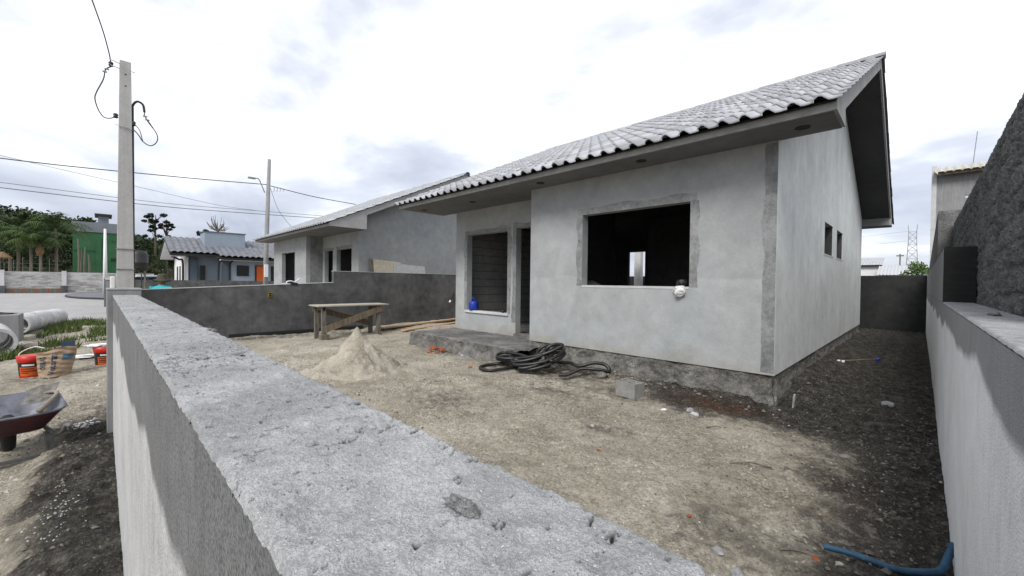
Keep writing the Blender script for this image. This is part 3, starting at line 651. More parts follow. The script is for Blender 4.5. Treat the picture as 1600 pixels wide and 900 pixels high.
    pw_ = (ex[1]-ex[0]+.07)/ncol
    spots = []
    for side in (0, 1):
        for r in range(nrow):
            for c in range(ncol):
                dd = r*tl*math.cos(ang); y = (4.86+dd) if side == 0 else (2*Yr-4.86-dd)
                xx = ex[0]-.035 + pw_*c + (0 if side == 0 else pw_)
                z = rz(4.86+dd)-.005
                jx, jz, ja = random.uniform(-.003, .003), random.uniform(0, .004), random.uniform(-.012, .012)
                mt_ = roof_matrix(xx+jx, y, z+jz, ang+ja*.4, side == 1) @ Matrix.Rotation(ja, 4, 'Z') @ Matrix.Diagonal((pw_/.215, min(1, ((Yr-4.86)-dd)/math.cos(ang)/.40+.05), 1, 1))
                spots.append((side, (Vector((xx, y, z))-Vector((0, 0, 1.45))).length, mt_))
    front = sorted([s for s in spots if s[0] == 0], key=lambda s: s[1])
    single = front[:300] if near else []
    rest = (front[300:] if near else front); rear = [s for s in spots if s[0] == 1]
    me = tile_me()
    for s in single:
        o = bpy.data.objects.new('tile', me); COL.objects.link(o); o.parent = rf; o.matrix_parent_inverse = parent_world(rf).inverted(); o.matrix_basis = s[2]
    tv = np.array(TV); tf = np.array(TF)
    for lst in (rest, rear):
        VV = []; FF = []
        for i, s in enumerate(lst):
            mm = np.array(s[2]); VV.append(tv @ mm[:3, :3].T + mm[:3, 3]); FF.append(tf+i*len(tv))
        mesh('roof_tiles', np.concatenate(VV), np.concatenate(FF), M['tile'], rf, True, kind='stuff')
    # ridge caps
    k = 24; L_ = (ex[1]-ex[0]+.08)/k
    rv = [(0, math.cos(a)*.115, math.sin(a)*.085) for a in np.linspace(-.15, math.pi+.15, 9)]
    rv2 = [(L_*1.06, y_*.93, z_*.93) for _, y_, z_ in rv]; rme = bpy.data.meshes.new('ridge_tile'); rme.from_pydata(rv+rv2, [], [(i, i+1, i+10, i+9) for i in range(8)]); rme.materials.append(M['tile'])
    for i in range(k):
        o = bpy.data.objects.new('ridge_tile', rme); COL.objects.link(o); o.parent = rf; o.matrix_parent_inverse = parent_world(rf).inverted()
        o.location = (ex[0]-.04+i*L_, Yr, rz(Yr)+.0)
    return fac

house = thing('house', (-4.7, 10.4, 0), 'unfinished grey cement house with grey tiled gable roof and black window openings', 'house')
build_house(house, -1.1959, -1, 6.95, 3.889, True)
nb = thing('house', (-17.2, 10.4, 0), 'grey cement neighbour house behind the dark boundary wall, mirror of the near one', 'house')
build_house(nb, -20.95, 1, 7.35, 4.15, False)

# bare block masonry on the inside of the porch end wall, seen through the tall window
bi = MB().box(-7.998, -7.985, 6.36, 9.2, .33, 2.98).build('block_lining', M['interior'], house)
bme = None
for r in range(13):
    for c in range(8):
        y = 6.37+.40*c - (.2 if r % 2 else 0); y0 = max(y, 6.365); y1 = min(y+.388, 9.19)
        if y1-y0 < .06: continue
        z = .34+.2*r
        bx = MB().box(-7.985, -7.962-random.uniform(0, .006), y0, y1, z, z+.188).build('block', M['block'], bi)

# porch slab and its rubble
ps = thing('porch_slab', (-6.5, 5.6, 0), 'low cracked concrete porch slab in front of the doorway', 'slab')
def slabtop(U, V):
    e = np.minimum(np.minimum(U+8.22, -4.88-U), V-4.98)
    return np.stack([U, V, .315+.012*fbm(U*5, V*5, 81, 4)-.05*sstep(.05, 0, e)*(1+fbm(U*9, V*9, 82, 3))], -1)
bumpy_panel('slab_top', M['slab'], ps, np.linspace(-8.22, -4.88, 170), np.linspace(4.98, 6.215, 60), slabtop)
bumpy_panel('slab_face', M['plinth'], ps, np.linspace(-8.22, -4.88, 200), np.linspace(-.2, .30, 30), lambda U, V: np.stack([U, 4.985-.03*fbm(U*5, V*7, 83, 4)-.05*sstep(.25, -.1, V), V], -1))
bumpy_panel('slab_face', M['plinth'], ps, np.linspace(4.98, 6.2, 80), np.linspace(-.2, .30, 30), lambda U, V: np.stack([-8.215-.03*fbm(U*5, V*7, 84, 4)-.03*sstep(.25, -.1, V), U, V], -1))
MB().box(-6.09, -5.26, 6.16, 6.36, .30, .375).build('door_threshold', M['slab'], ps, bevel=.01)

# ================================================================== background buildings
# pale blue bungalow across the road
bh = thing('bungalow', (-38, 7, 0), 'pale blue bungalow with slate tiled roof, orange door and roof tank box', 'house')
MB().box(-41, -35.0, 6.55, 13.5, -.1, 3.05).build('wall', M['bluewall'], bh)
MB().box(-41.2, -36.2, 4.2, 6.55, -.1, 3.02).build('wall', M['bluewall'], bh)
MB().prism([(-41.5, -.1), (-36.0, -.1), (-36.0, 2.95), (-38.75, 4.05), (-41.5, 2.95)], 'y', 4.05, 4.25).build('gable', M['whitewall'], bh)
MB().box(-36.2, -35.95, 4.35, 4.75, -.1, 2.98).build('wall_panel', M['bluewall2'], bh)
MB().box(-36.2, -34.99, 6.0, 6.56, -.1, 2.98).build('wall_panel', M['bluewall2'], bh)
MB().prism([(-34.3, 2.95), (-38.75, 4.42), (-38.75, 4.30), (-34.3, 2.80)], 'y', 5.85, 14.2).build('roof_edge', M['trimblack'], bh)
MB().prism([(-35.2, 3.15), (-38.75, 4.38), (-42.3, 3.15), (-42.3, 3.0), (-38.75, 4.24), (-35.2, 3.0)], 'y', 3.2, 6.0).build('roof_edge', M['trimblack'], bh)
MB().prism([(-35.3, 3.0), (-38.75, 4.2), (-42.2, 3.0), (-42.2, 2.93), (-38.75, 4.13), (-35.3, 2.93)], 'y', 3.25, 4.04).build('gable_soffit', M['whitewall'], bh)
MB().box(-35.28, -34.34, 5.9, 13.5, 2.78, 2.83).build('soffit', M['whitewall'], bh)
def wave_roof(x_e, z_e, x_r, z_r, ya, yb, pitch_, mat, name='roof', amp=.10, rows=11):
    n = int((yb-ya)/pitch_*6); U = np.linspace(ya, yb, n); sv = np.linspace(0, 1, rows*3+1)
    A, B = np.meshgrid(sv, U, indexing='ij'); st = .035*((A*rows) % 1.0)
    z = z_e+(z_r-z_e)*A + amp*np.abs(np.sin(math.pi*B/pitch_)) - st + .035
    return gridmesh(name, np.stack([x_e+(x_r-x_e)*A, B, z], -1), len(sv), n, mat, bh, kind='stuff')
wave_roof(-34.2, 2.98, -38.75, 4.47, 5.8, 14.3, .36, M['tilegrey'], 'roof_tiles')
wave_roof(-35.15, 3.18, -38.75, 4.42, 3.15, 5.9, .36, M['tilegrey'], 'roof_tiles')
MB().box(-38.4, -36.6, 5.25, 7.75, 3.3, 4.86).build('tank_box', M['bluewall'], bh)
MB().box(-38.45, -36.55, 5.2, 7.8, 4.86, 4.92).build('tank_box_rim', M['bluewall2'], bh)
for (ya, yb, za, zb) in ((6.90, 7.66, 1.70, 2.46), (9.1, 9.7, .9, 2.46)):
    w = MB().box(-34.99, -34.95, ya, yb, za, zb).build('window', M['trimblack'], bh); MB().box(-34.95, -34.93, ya+.05, yb-.05, za+.05, zb-.05).build('pane', M['glass'], w)
dr_ = MB().box(-34.99, -34.93, 8.05, 8.75, -.1, 2.5).build('door_frame', M['trimblack'], bh); MB().box(-34.93, -34.90, 8.14, 8.70, -.1, 2.43).build('door', M['door'], dr_)
for ya in (3.98,):
    for xa in (-36.6, -37.9, -39.3): MB().box(xa-.5, xa, 4.02, 4.06, .4, 2.35).build('window', M['trimblack'], bh)
MB().box(-35.96, -35.93, 4.9, 5.2, .4, 2.4).build('window', M['trimblack'], bh)
for yy in (5.95, 6.6+.0):
    MB().tube(catmull([(-34.5, yy, 2.8), (-34.8, yy-.1, 2.6), (-34.93, yy-.14, 2.3), (-34.93, yy-.14, -.1)], 5), .05, 8).build('downpipe', M['trimblack'], bh, True)
MB().tube(catmull([(-35.4, 3.3, 2.95), (-35.6, 3.7, 2.75), (-35.9, 3.95, 2.5), (-35.9, 3.95, -.1)], 5), .06, 8).build('downpipe', M['trimblack'], bh, True)
tag(MB().box(-31.15, -31.0, 1.3, 14, -.2, 1.36).build('garden_wall', M['damp']), 'low grey garden wall in front of the pale blue bungalow', 'wall')
tag(MB().box(-32.1, -31.9, .7, 1.9, -.2, 1.30).build('garden_wall', M['lightcement']), 'short light wall piece right of the concrete pole base', 'wall')

# green two storey building
gb = thing('green_building', (-80, 2, 0), 'tall green building with grey parapet and water tank tower', 'building')
MB().box(-88, -75, -2.55, 1.42, -.2, 7.25).build('wall', M['greenwall'], gb)
MB().box(-88.1, -74.9, -2.65, 1.5, 7.25, 8.5).build('parapet', M['greyroof'], gb)
MB().box(-78, -75.5, -.32, .68, 8.5, 9.45).build('tank_tower', M['greyroof'], gb); MB().box(-78.3, -75.2, -.62, .98, 9.45, 9.72).build('tower_cap', M['trimblack'], gb)
for (ya, yb, za, zb) in ((.85, 1.35, 6.2, 6.55), (.85, 1.5, 3.6, 4.0)):
    for k in range(3):
        q = (yb-ya)/3; MB().box(-74.99, -74.94, ya+q*k+.02, ya+q*k+q-.04, za, zb).build('window', M['trimblack'] if za < 5 else M['bright'], gb)
MB().box(-74.98, -74.93, -.5, .0, 1.2, 6.6).build('pilaster', M['greenwall'], gb); MB().box(-74.98, -74.94, -2.5, -.52, 4.85, 4.93).build('ledge', M['greenwall'], gb)
for k, (yy, zt) in enumerate(((-2.0, 6.2), (-1.55, 5.2), (-1.1, 4.3), (-1.85, 4.9))):
    tag(MB().tube([(-73.6, yy, 0), (-73.6+.1, yy+.06, zt*.6), (-73.55, yy+(.1 if k % 2 else -.05), zt)], [.16, .13, .07], 7).build('dead_palm', M['palmbark']), ['tallest bare trunk against the green building', 'middle bare trunk against the green building', 'shortest bare trunk against the green building', 'thin bare trunk beside the tallest by the green building'][k], 'trunk', 'bare trunks by the green building')

# block wall on the far side of the road
fbw = thing('block_wall', (-58.5, -4, 0), 'grey unplastered block wall across the road under the palms', 'wall')
MB().box(-58.9, -58.6, -26, 4, -.15, 1.93).build('masonry', M['farblock'], fbw)
for yy in (-17.5, -12.0, -6.35, -2.55): 
    MB().box(-58.61, -58.45, yy-.16, yy+.16, -.15, 2.05).build('pillar', M['lightcement'], fbw); MB().box(-58.62, -58.36, yy-.22, yy+.22, -.15, .62).build('pillar_base', M['damp'], fbw)
for k in range(24):
    yy = -6.1+k*.145; MB().box(-58.6, -58.52, yy, yy+.13, -.02, .36).build('brick', M['brick'] if k % 5 == 2 else M['woodgrey'], fbw)
for k in range(9):
    tag(MB().tube([(-59.5, -7.4+k*.55, 0), (-59.5, -7.4+k*.55, 3.0+.3*math.sin(k*2.1))], .02, 5).build('fence_post', M['woodgrey']), ['first', 'second', 'third', 'fourth', 'fifth', 'sixth', 'seventh', 'eighth', 'ninth'][k]+' thin wire fence post from the left behind the block wall', 'post', 'wire fence posts behind the block wall')
for k in range(3):
    tag(MB().tube([(-59.5, -7.4, 1.9+.4*k), (-59.5, -3.0, 1.9+.4*k)], .012, 4).build('fence_wire', M['wiregrey']), ['lowest fence wire above the block wall', 'middle fence wire above the block wall', 'top fence wire above the block wall'][k], 'wire', 'fence wires above the block wall')

# two storey house behind the right wall, low roofs and pylon at the end of the passage
th = thing('two_storey_house', (3, 23, 0), 'tall cement house with pale corrugated roof above the splatter wall', 'house')
wall_cells([.24, 1.0, 1.5, 8], [0, 4.05, 4.50, 5.30], [(1.0, 1.5, 4.05, 4.5)], 'y', 20, 20.15).build('wall', M['post'], th)
MB().box(.23, .40, 20.15, 21.0, 0, 5.3).build('wall', M['lightcement'], th)
MB().box(.40, 8, 26, 26.2, 0, 5.3).build('wall', M['post'], th)
MB().box(.22, .34, 19.97, 20.0, 0, 5.58).build('corner_strip', M['lightcement'], th)
MB().box(.36, 8, 19.72, 19.78, 5.20, 5.32).build('eave_board', M['wood'], th)
n_ = 220; U_ = np.linspace(.28, 8.2, n_); A_, B_ = np.meshgrid(np.linspace(0, 1, 3), U_, indexing='ij')
gridmesh('roof', np.stack([B_, 19.6+A_*1.5, 5.30+A_*.42+.045*np.sin(B_*2*math.pi/.19)], -1), 3, n_, M['tilebeige'], th)
MB().tube([(1.29, 21, 6.78), (1.2, 21, 5.6)], .012, 5).build('antenna', M['metal'], th)

def low_house(x0, x1, y, ze, zr, wallm, label):
    t = thing('low_house', ((x0+x1)/2, y+2, 0), label, 'house', group='roofs beyond the passage')
    MB().box(x0+.15, x1-.1, y+.2, y+5, 0, ze).build('wall', wallm, t)
    n = int((x1-x0)/.18*6); U = np.linspace(x0, x1, n); A, B = np.meshgrid(np.linspace(0, 1, 3), U, indexing='ij')
    gridmesh('roof', np.stack([B, y+A*2.8, ze+(zr-ze)*A+.03*np.sin(B*2*math.pi/.18)], -1), 3, n, M['tilefar'], t)
    MB().box(x0, x1, y, y+.05, ze-.16, ze-.04).build('fascia', M['trimblack'], t)
low_house(-6.5, -1.95, 40, 3.10, 3.75, M['whitewall'], 'pale house with upper grey roof just right of the eave, beyond the passage')
low_house(-2.1, 2.5, 37, 2.28, 2.98, M['whitewall'], 'low house with ribbed grey roof in front of the pylon')
tag(MB().tube([(-1.55, 60, 0), (-1.55, 60, 5.0)], .06, 6).box(-1.85, -1.25, 59.95, 60.05, 4.75, 4.87).build('small_pole', M['woodgrey']), 'small far utility pole above the low roofs', 'pole')

ty = thing('lattice_tower', (-1.9, 180, 0), 'steel lattice transmission tower far beyond the passage', 'tower')
def leg_at(s1, s2, z): w = 1.65-.75*min(z/17, 1) if z < 17 else .9; return (-1.9+s1*w, 180+s2*w, z)
lv = [0, 4, 7.5, 10.5, 13, 15, 17, 19]
for a in (-1, 1):
    for b in (-1, 1):
        MB().tube([leg_at(a, b, z) for z in lv] + [(-1.9+a*1.05, 180+b*.6, 21.1)], .075, 5).build('leg', M['metal'], ty)
br = MB()
for i in range(len(lv)-1):
    for (p, q) in (((-1, -1), (1, -1)), ((1, -1), (1, 1)), ((1, 1), (-1, 1)), ((-1, 1), (-1, -1))):
        br.tube([leg_at(*p, lv[i]), leg_at(*q, lv[i+1])], .04, 4); br.tube([leg_at(*q, lv[i]), leg_at(*p, lv[i+1])], .04, 4); br.tube([leg_at(*p, lv[i+1]), leg_at(*q, lv[i+1])], .04, 4)
br.build('bracing', M['metal'], ty)
for k, z in enumerate((12.2, 15.2)):
    tag(MB().tube(catmull([(-3, 180, z+4), (-20, 175, z+2.2), (-40, 170, z+1.2), (-60, 165, z+1.4)], 6), .035, 4).build('power_line', M['wiregrey']), ['lower power line left of the lattice tower', 'upper power line left of the lattice tower'][k], 'wire', 'lines of the lattice tower')

# ================================================================== poles and overhead cables
up = thing('utility_pole', (-11.9, .36, 0), 'tall square concrete utility pole with looping cables at the end of the wall', 'pole')
V = []
for (z, w, d_) in ((-.3, .30, .22), (1.0, .275, .2), (5.98, .175, .14)):
    V += [(-11.9+s*d_/2, .355+r*w/2, z) for s, r in ((-1, -1), (1, -1), (1, 1), (-1, 1))]
MB().add(V, [(0, 1, 5, 4), (1, 2, 6, 5), (2, 3, 7, 6), (3, 0, 4, 7), (4, 5, 9, 8), (5, 6, 10, 9), (6, 7, 11, 10), (7, 4, 8, 11), (8, 9, 10, 11)]).build('shaft', M['polecement'], up, bevel=.008)
for z in (5.70, 5.46, 5.22, 4.98):
    o = MB().lathe([(0, 0), (.016, 0), (.016, -.01)], 10).build('bolt_hole', M['dark'], up, keep=False)
    o.location = (.074, .0, z); o.rotation_euler = (0, R(90), 0)
MB().tube(catmull([(-11.9, .49, .9), (-11.88, .478, 3.0), (-11.88, .468, 4.9), (-11.88, .47, 5.10), (-11.88, .54, 5.21), (-11.88, .63, 5.17), (-11.88, .655, 5.02)], 6), .021, 8).build('riser_pipe', M['black'], up, True)
MB().tube(catmull([(-11.88, .655, 5.02), (-11.87, .66, 4.93), (-11.86, .74, 4.8), (-11.86, .86, 4.58), (-11.86, .85, 4.42), (-11.86, .75, 4.32), (-11.86, .63, 4.38), (-11.86, .56, 4.5), (-11.86, .46, 4.62)], 6), .010, 6).build('cable_loop', M['wire'], up, True)
MB().tube(catmull([(-11.87, .66, 4.93), (-11.85, .70, 4.83), (-11.85, .79, 4.70)], 6), .007, 6).build('cable_loop', M['wire'], up, True)
MB().tube(catmull([(-11.86, .5, 4.72), (-11.86, .58, 4.6), (-11.86, .61, 4.46), (-11.86, .63, 4.38)], 6), .008, 6).build('cable_loop', M['wire'], up, True)
MB().tube(catmull([(-11.88, .14, 5.80), (-11.87, .06, 5.70), (-11.87, .03, 5.5), (-11.87, -.07, 5.2), (-11.87, -.09, 5.05), (-11.87, -.04, 4.85), (-11.87, .04, 4.73), (-11.87, .14, 4.74), (-11.88, .21, 4.80)], 6), .011, 6).build('cable_loop', M['wire'], up, True)
for p_, q_ in (((-11.8, .27, 5.88), (-11.8, .11, 5.92)), ((-11.8, .27, 5.78), (-11.8, .13, 5.80)), ((-11.8, .20, 4.62), (-11.8, .50, 4.55)), ((-11.79, .44, 5.78), (-11.79, .50, 5.77))):
    MB().tube([p_, q_], .008, 6).build('bracket', M['metal'], up, True)
for c_ in ((-11.86, .14, 5.84), (-11.87, .21, 4.81), (-11.86, .48, 4.72)):
    MB().lathe([(0, -.05), (.03, -.045), (.042, -.02), (.03, -.005), (.042, .02), (.03, .045), (0, .05)], 12, c_).build('insulator', M['black'], up, True)
for c_ in ((-11.87, .08, 5.72), (-11.87, .05, 5.66), (-11.87, .665, 4.93), (-11.86, .70, 4.86)):
    MB().box(c_[0]-.015, c_[0]+.015, c_[1]-.035, c_[1]+.035, c_[2]-.012, c_[2]+.012).build('clamp', M['metal'], up)
for z in (2.05, 1.63): MB().box(-12.015, -11.785, .21, .50, z, z+.012).build('strap', M['metal'], up)
mbx = thing('meter_box', (-11.95, .12, 0), 'white meter box hanging on the left of the concrete pole', 'meter box')
MB().box(-12.03, -11.9, .125, .205, 1.05, 1.48).build('case', M['white'], mbx, bevel=.02)
tag(MB().tube(catmull([(-11.86, .14, 5.86), (-11.7, .10, 6.05), (-11.2, -.02, 6.35), (-9.6, -.35, 6.75), (-7.0, -.9, 7.3)], 8), .010, 6).build('overhead_cable', M['wire'], None, True), 'thick twisted cable rising from the concrete pole to the upper left', 'cable')

wp = thing('street_light_pole', (-26, 6.5, 0), 'slim dark utility pole with a street lamp arm behind the neighbour roof', 'pole')
MB().tube([(-26, 6.47, -.2), (-26, 6.52, 3), (-26, 6.66, 8.2)], [.13, .12, .085], 10).build('shaft', M['post'], wp, True)
MB().tube(catmull([(-25.95, 6.42, 6.3), (-25.95, 6.25, 6.75), (-25.95, 6.12, 7.0), (-25.95, 5.95, 7.02)], 6), .03, 6).build('lamp_arm', M['metal'], wp, True)
MB().box(-26.03, -25.87, 5.62, 5.98, 6.95, 7.04).build('lamp_head', M['metal'], wp, bevel=.02)
for k in range(4): MB().tube(catmull([(-25.9, 6.85+.16*k, 6.70), (-25.9, 6.9+.16*k, 6.55), (-25.9, 6.83+.16*k, 6.4+.04*k)], 4), .012, 5).build('cable_tail', M['wiregrey'], wp, True)
MB().box(-25.9, -25.8, 6.40, 6.58, 1.6, 2.3).build('pole_sign', M['white'], wp)
def cable(pts, r, label, mat='wire'): tag(MB().tube(catmull(pts, 8), r, 5).build('overhead_cable', M[mat], None, True), label, 'cable', 'street cables')
cable([(-26.2, -8, 6.3), (-26.1, -3.0, 6.17), (-26, 2.5, 6.45), (-26, 6.62, 6.78)], .022, 'dark cable from the left edge to the street lamp pole')
cable([(-26, 6.68, 6.74), (-26, 9, 6.50), (-25.9, 11.6, 6.38)], .022, 'dark cable from the street lamp pole down to the neighbour roof')
cable([(-26.2, -8, 5.3), (-26.1, -2.85, 5.21), (-26, 2, 5.10), (-26, 6.5, 5.27), (-26, 9.6, 5.40)], .012, 'upper of two paired grey cables behind the concrete pole', 'wiregrey')
cable([(-26.2, -8, 5.1), (-26.1, -2.85, 5.0), (-26, 2, 4.93), (-26, 6.5, 5.10), (-26, 9.6, 5.25)], .018, 'lower of two paired grey cables behind the concrete pole', 'wiregrey')
cable([(-40, -8, 9.4), (-40, -4.7, 8.9), (-40, 2, 8.0), (-40, 6.5, 7.4), (-40, 9.5, 7.3)], .014, 'faint thin cable sloping down from the left edge', 'wiregrey')
cable([(-26, 6.72, 6.6), (-26, 7.1, 5.5), (-25.8, 7.6, 4.7), (-25.6, 8.3, 3.9)], .012, 'thin drop cable from the street lamp pole to the roof', 'wiregrey')
tp = thing('slim_pole', (-45, .2, 0), 'thin white tapered pole in front of the green building', 'pole')
MB().tube([(-45, .2, -.1), (-45, .2, 5.25)], [.15, .075], 8).build('shaft', M['white'], tp, True)
for k, (x, y, zt, w, lb) in enumerate(((-30.3, .30, 1.40, .42, 'pale gate pillar left of the concrete pole, farther one'), (-24.5, .27, 1.36, .26, 'grey gate pillar left of the concrete pole, nearer one'))):
    pp = thing('gate_pillar', (x, y, 0), lb, 'pillar', group='gate pillars beyond the wall')
    MB().box(x-.2, x+.2, y-w/2, y+w/2, -.2, zt).build('shaft', M['pavement'] if k == 0 else M['post'], pp); MB().box(x-.23, x+.23, y-w/2-.03, y+w/2+.03, zt, zt+.05).build('cap', M['lightcement'], pp)
wt = thing('water_tank', (-26, 1.25, 0), 'black water tank on a stand right of the concrete pole', 'tank')
MB().lathe([(0, 1.80), (.30, 1.80), (.33, 1.95), (.33, 2.15), (.345, 2.17), (.33, 2.19), (.33, 2.55), (.25, 2.72), (0, 2.76)], 20, (-26, 1.25, 0)).build('drum', M['black'], wt, True)
for a, b in ((-.2, -.2), (.2, -.2), (.2, .2), (-.2, .2)): MB().box(-26+a-.03, -26+a+.03, 1.25+b-.03, 1.25+b+.03, -.1, 1.80).build('stand_leg', M['woodgrey'], wt)
tag(MB().tube([(-22, 1.13, -.1), (-22, 1.13, 1.62)], .018, 6).build('iron_stake', M['black']), 'thin black iron stake left of the worker with the hat', 'stake')

# parked blue car far behind, only its upper body shows over the walls
car = thing('parked_car', (-40, 2.2, 0), 'blue parked car with pale roof seen above the walls right of the pole', 'car')
cv = [(-1.9, .35), (-1.95, .8), (-1.1, .95), (-.6, 1.55), (.8, 1.6), (1.45, 1.05), (1.95, .9), (1.95, .35)]
MB().prism([(y+2.3, z) for y, z in cv], 'x', -40.8, -39.2).build('body', M['carblue'], car, bevel=.05)
MB().prism([(y+2.3, z) for y, z in ((-.6, 1.55), (.8, 1.6), (.7, 1.68), (-.5, 1.64))], 'x', -40.7, -39.3).build('roof', M['white'], car)
for p0, p1 in (((-.85, 1.0), (.0, 1.5)), ((.1, 1.0), (.95, 1.5))): MB().box(-39.2, -39.17, 2.3+p0[0], 2.3+p1[0], p0[1], p1[1]).build('side_window', M['glass'], car)
for yy in (-1.25, 1.25):
    for xx in (-40.75, -39.25):
        w = MB().tube([(xx-.1, 2.3+yy, .28), (xx+.1, 2.3+yy, .28)], .33, 16).build('wheel', M['black'], car, True); MB().tube([(xx-.11, 2.3+yy, .28), (xx+.11, 2.3+yy, .28)], .18, 12).build('rim', M['metal'], w, True)

# ================================================================== vegetation
def leaf_cloud(centers, radii, n, size, seed, flat=1.0):
    r_ = np.random.default_rng(seed); c = np.array(centers); rd = np.array(radii); k = r_.integers(0, len(c), n)
    d = r_.normal(size=(n, 3)); d /= np.linalg.norm(d, axis=1)[:, None]; rad = r_.random(n)**.4
    p = c[k] + d*rad[:, None]*rd[k][:, None]*np.array([1, 1, flat])
    a = r_.normal(size=(n, 3)); a /= np.linalg.norm(a, axis=1)[:, None]; b = np.cross(a, r_.normal(size=(n, 3))); b /= np.linalg.norm(b, axis=1)[:, None]
    s = size*(.6+.8*r_.random(n))[:, None]
    V = np.stack([p-a*s, p+b*s*.5, p+a*s, p-b*s*.5], 1).reshape(-1, 3)
    tone = np.clip(.45 + .35*r_.normal(size=n)*.6 + .25*(r_.random(len(c))-.5)[k]*2, 0, 1)
    return V, np.arange(4*n).reshape(-1, 4), np.repeat(tone, 4)
def leafmesh(name, V, Fc, tone, mat, parent=None, kind=None):
    o = mesh(name, V, Fc, mat, parent, kind=kind); at = o.data.attributes.new('tone', 'FLOAT', 'POINT'); at.data.foreach_set('value', tone.astype(np.float32)); return o
def tree(x, y, h, w, label, seed, mat='leaf', n=1700, kind='round', group='trees of the far wood', z0=0):
    rr = random.Random(seed); t = thing('tree', (x, y, z0), label, 'tree', group=group)
    tr = MB(); top = Vector((rr.uniform(-.3, .3), rr.uniform(-.3, .3), h*.62)); tr.tube(catmull([(0, 0, -.5), (rr.uniform(-.15, .15), rr.uniform(-.15, .15), h*.3), top], 4), [.035*h*(1-.08*i) for i in range(9)], 7)
    C_ = []; Rr = []
    for k in range(9):
        a = rr.uniform(0, 6.28); q = rr.uniform(.35, .85)*w; zt = h*rr.uniform(.45, .92) if kind == 'round' else h*rr.uniform(.78, .97)
        e_ = Vector((math.cos(a)*q, math.sin(a)*q, zt)); tr.tube([top*rr.uniform(.5, .95), (top+e_)/2+Vector((0, 0, .1*h*rr.uniform(-.5, 1))), e_], [.014*h, .009*h, .004*h], 5)
        for j in range(3 if kind == 'round' else 2):
            C_.append(e_+Vector((rr.uniform(-.25, .25)*w, rr.uniform(-.25, .25)*w, rr.uniform(-.08, .1)*h))); Rr.append(w*rr.uniform(.22, .42) if kind == 'round' else w*rr.uniform(.16, .3))
    tr.build('trunk', M['bark'], t, True, keep=False)
    V, Fc, tn = leaf_cloud(C_, Rr, n, .028*h if kind == 'round' else .03*h, seed, .8 if kind == 'round' else .4)
    o = leafmesh('crown', V, Fc, tn, M[mat], t); o.matrix_parent_inverse = Matrix()
    return t
wood = [(-95, -12.5, 11, 3.6, 'leftmost dark tree at the picture edge behind the palms'), (-96, -8.8, 10.2, 3.2, 'dark round tree behind the leftmost palm'), (-98, -5.6, 11.3, 3.4, 'tallest dark tree behind the middle palm'), (-97, -2.6, 11.0, 3.0, 'dark tree touching the left side of the green building'),
        (-92, -4.2, 6.5, 2.6, 'low bushy tree left of the green building base'), (-90, -7.2, 6.0, 2.6, 'low dark tree between the palm trunks'), (-88, -10, 5.6, 2.5, 'low dark tree behind the thatched hut'),
        (-93, 3.6, 9.0, 2.8, 'dark tree just right of the concrete pole'), (-95, 6.6, 8.6, 3.0, 'dark tree below the flat topped pine'), (-96, 10.2, 8.0, 2.8, 'dark tree left of the bungalow roof'), (-75, 4.6, 4.6, 2.2, 'low tree behind the black water tank'), (-72, 6.8, 4.4, 2.2, 'low bush tree left of the bungalow gable'), (-98, 14, 7.4, 3.0, 'tree top peeping over the bungalow ridge')]
for k, (x, y, h, w, lb) in enumerate(wood): tree(x, y, h, w, lb, 100+k, 'leaf' if k % 3 else 'leaf2', 1900)
def pine(x, y, h, w, label, seed, tiers=1):
    rr = random.Random(seed); t = thing('pine_tree', (x, y, 0), label, 'tree', group='umbrella pines on the skyline'); tr = MB(); C_ = []; Rr = []
    tr.tube([(0, 0, 0), (.1, .05, h*.6), (0, .1, h*.97)], [.16, .12, .05], 7)
    for k in range(16):
        a = rr.uniform(0, 6.28); zt = h*(rr.uniform(.86, .98) if k < 11 else rr.uniform(.68, .84)); q = w*rr.uniform(.3, 1)*(1 if k < 11 else .8); e_ = Vector((math.cos(a)*q, math.sin(a)*q, zt))
        tr.tube([(0, 0, zt-.14*h), e_*.5+Vector((0, 0, zt*.46)), e_], [.05, .04, .02], 5); C_.append(e_); Rr.append(w*rr.uniform(.2, .32))
    tr.build('trunk', M['bark'], t, True, keep=False); V, Fc, tn = leaf_cloud(C_, Rr, 1500, .16, seed, .6); o = leafmesh('crown', V, Fc, tn, M['leafblack'], t); o.matrix_parent_inverse = Matrix()
pine(-80, 5.55, 11.1, 1.35, 'flat topped dark pine standing above the wood right of the pole', 5)
pine(-81, 6.95, 10.0, .95, 'smaller leaning pine beside the flat topped one', 6)
pine(-66, 9.3, 7.9, .8, 'dark conifer top left of the bare tree over the bungalow tank box', 8)
bt = thing('bare_tree', (-60, 9.9, 0), 'bare spiky tree top over the bungalow tank box', 'tree'); tb = MB(); tb.tube([(-60, 9.9, 0), (-60, 9.9, 7.4)], [.2, .1], 7)
rr = random.Random(3)
for k in range(34):
    a = rr.uniform(.1, math.pi-.1); q = rr.uniform(.8, 1.75); tb.tube([(-60, 9.9+.1*math.cos(a), 7.2), (-60+rr.uniform(-.3, .3), 9.9+math.cos(a)*q*.6, 7.3+math.sin(a)*q*.65), (-60+rr.uniform(-.4, .4), 9.9+math.cos(a)*q*.72, 7.3+math.sin(a)*q*1.1)], [.035, .028, .02], 4)
tb.build('trunk', M['palmbark'], bt); V, Fc, tn = leaf_cloud([(-60, 9.6, 7.5), (-60, 10.3, 7.4)], [.5, .5], 60, .12, 4); leafmesh('crown', V, Fc, tn, M['deadfrond'], bt)

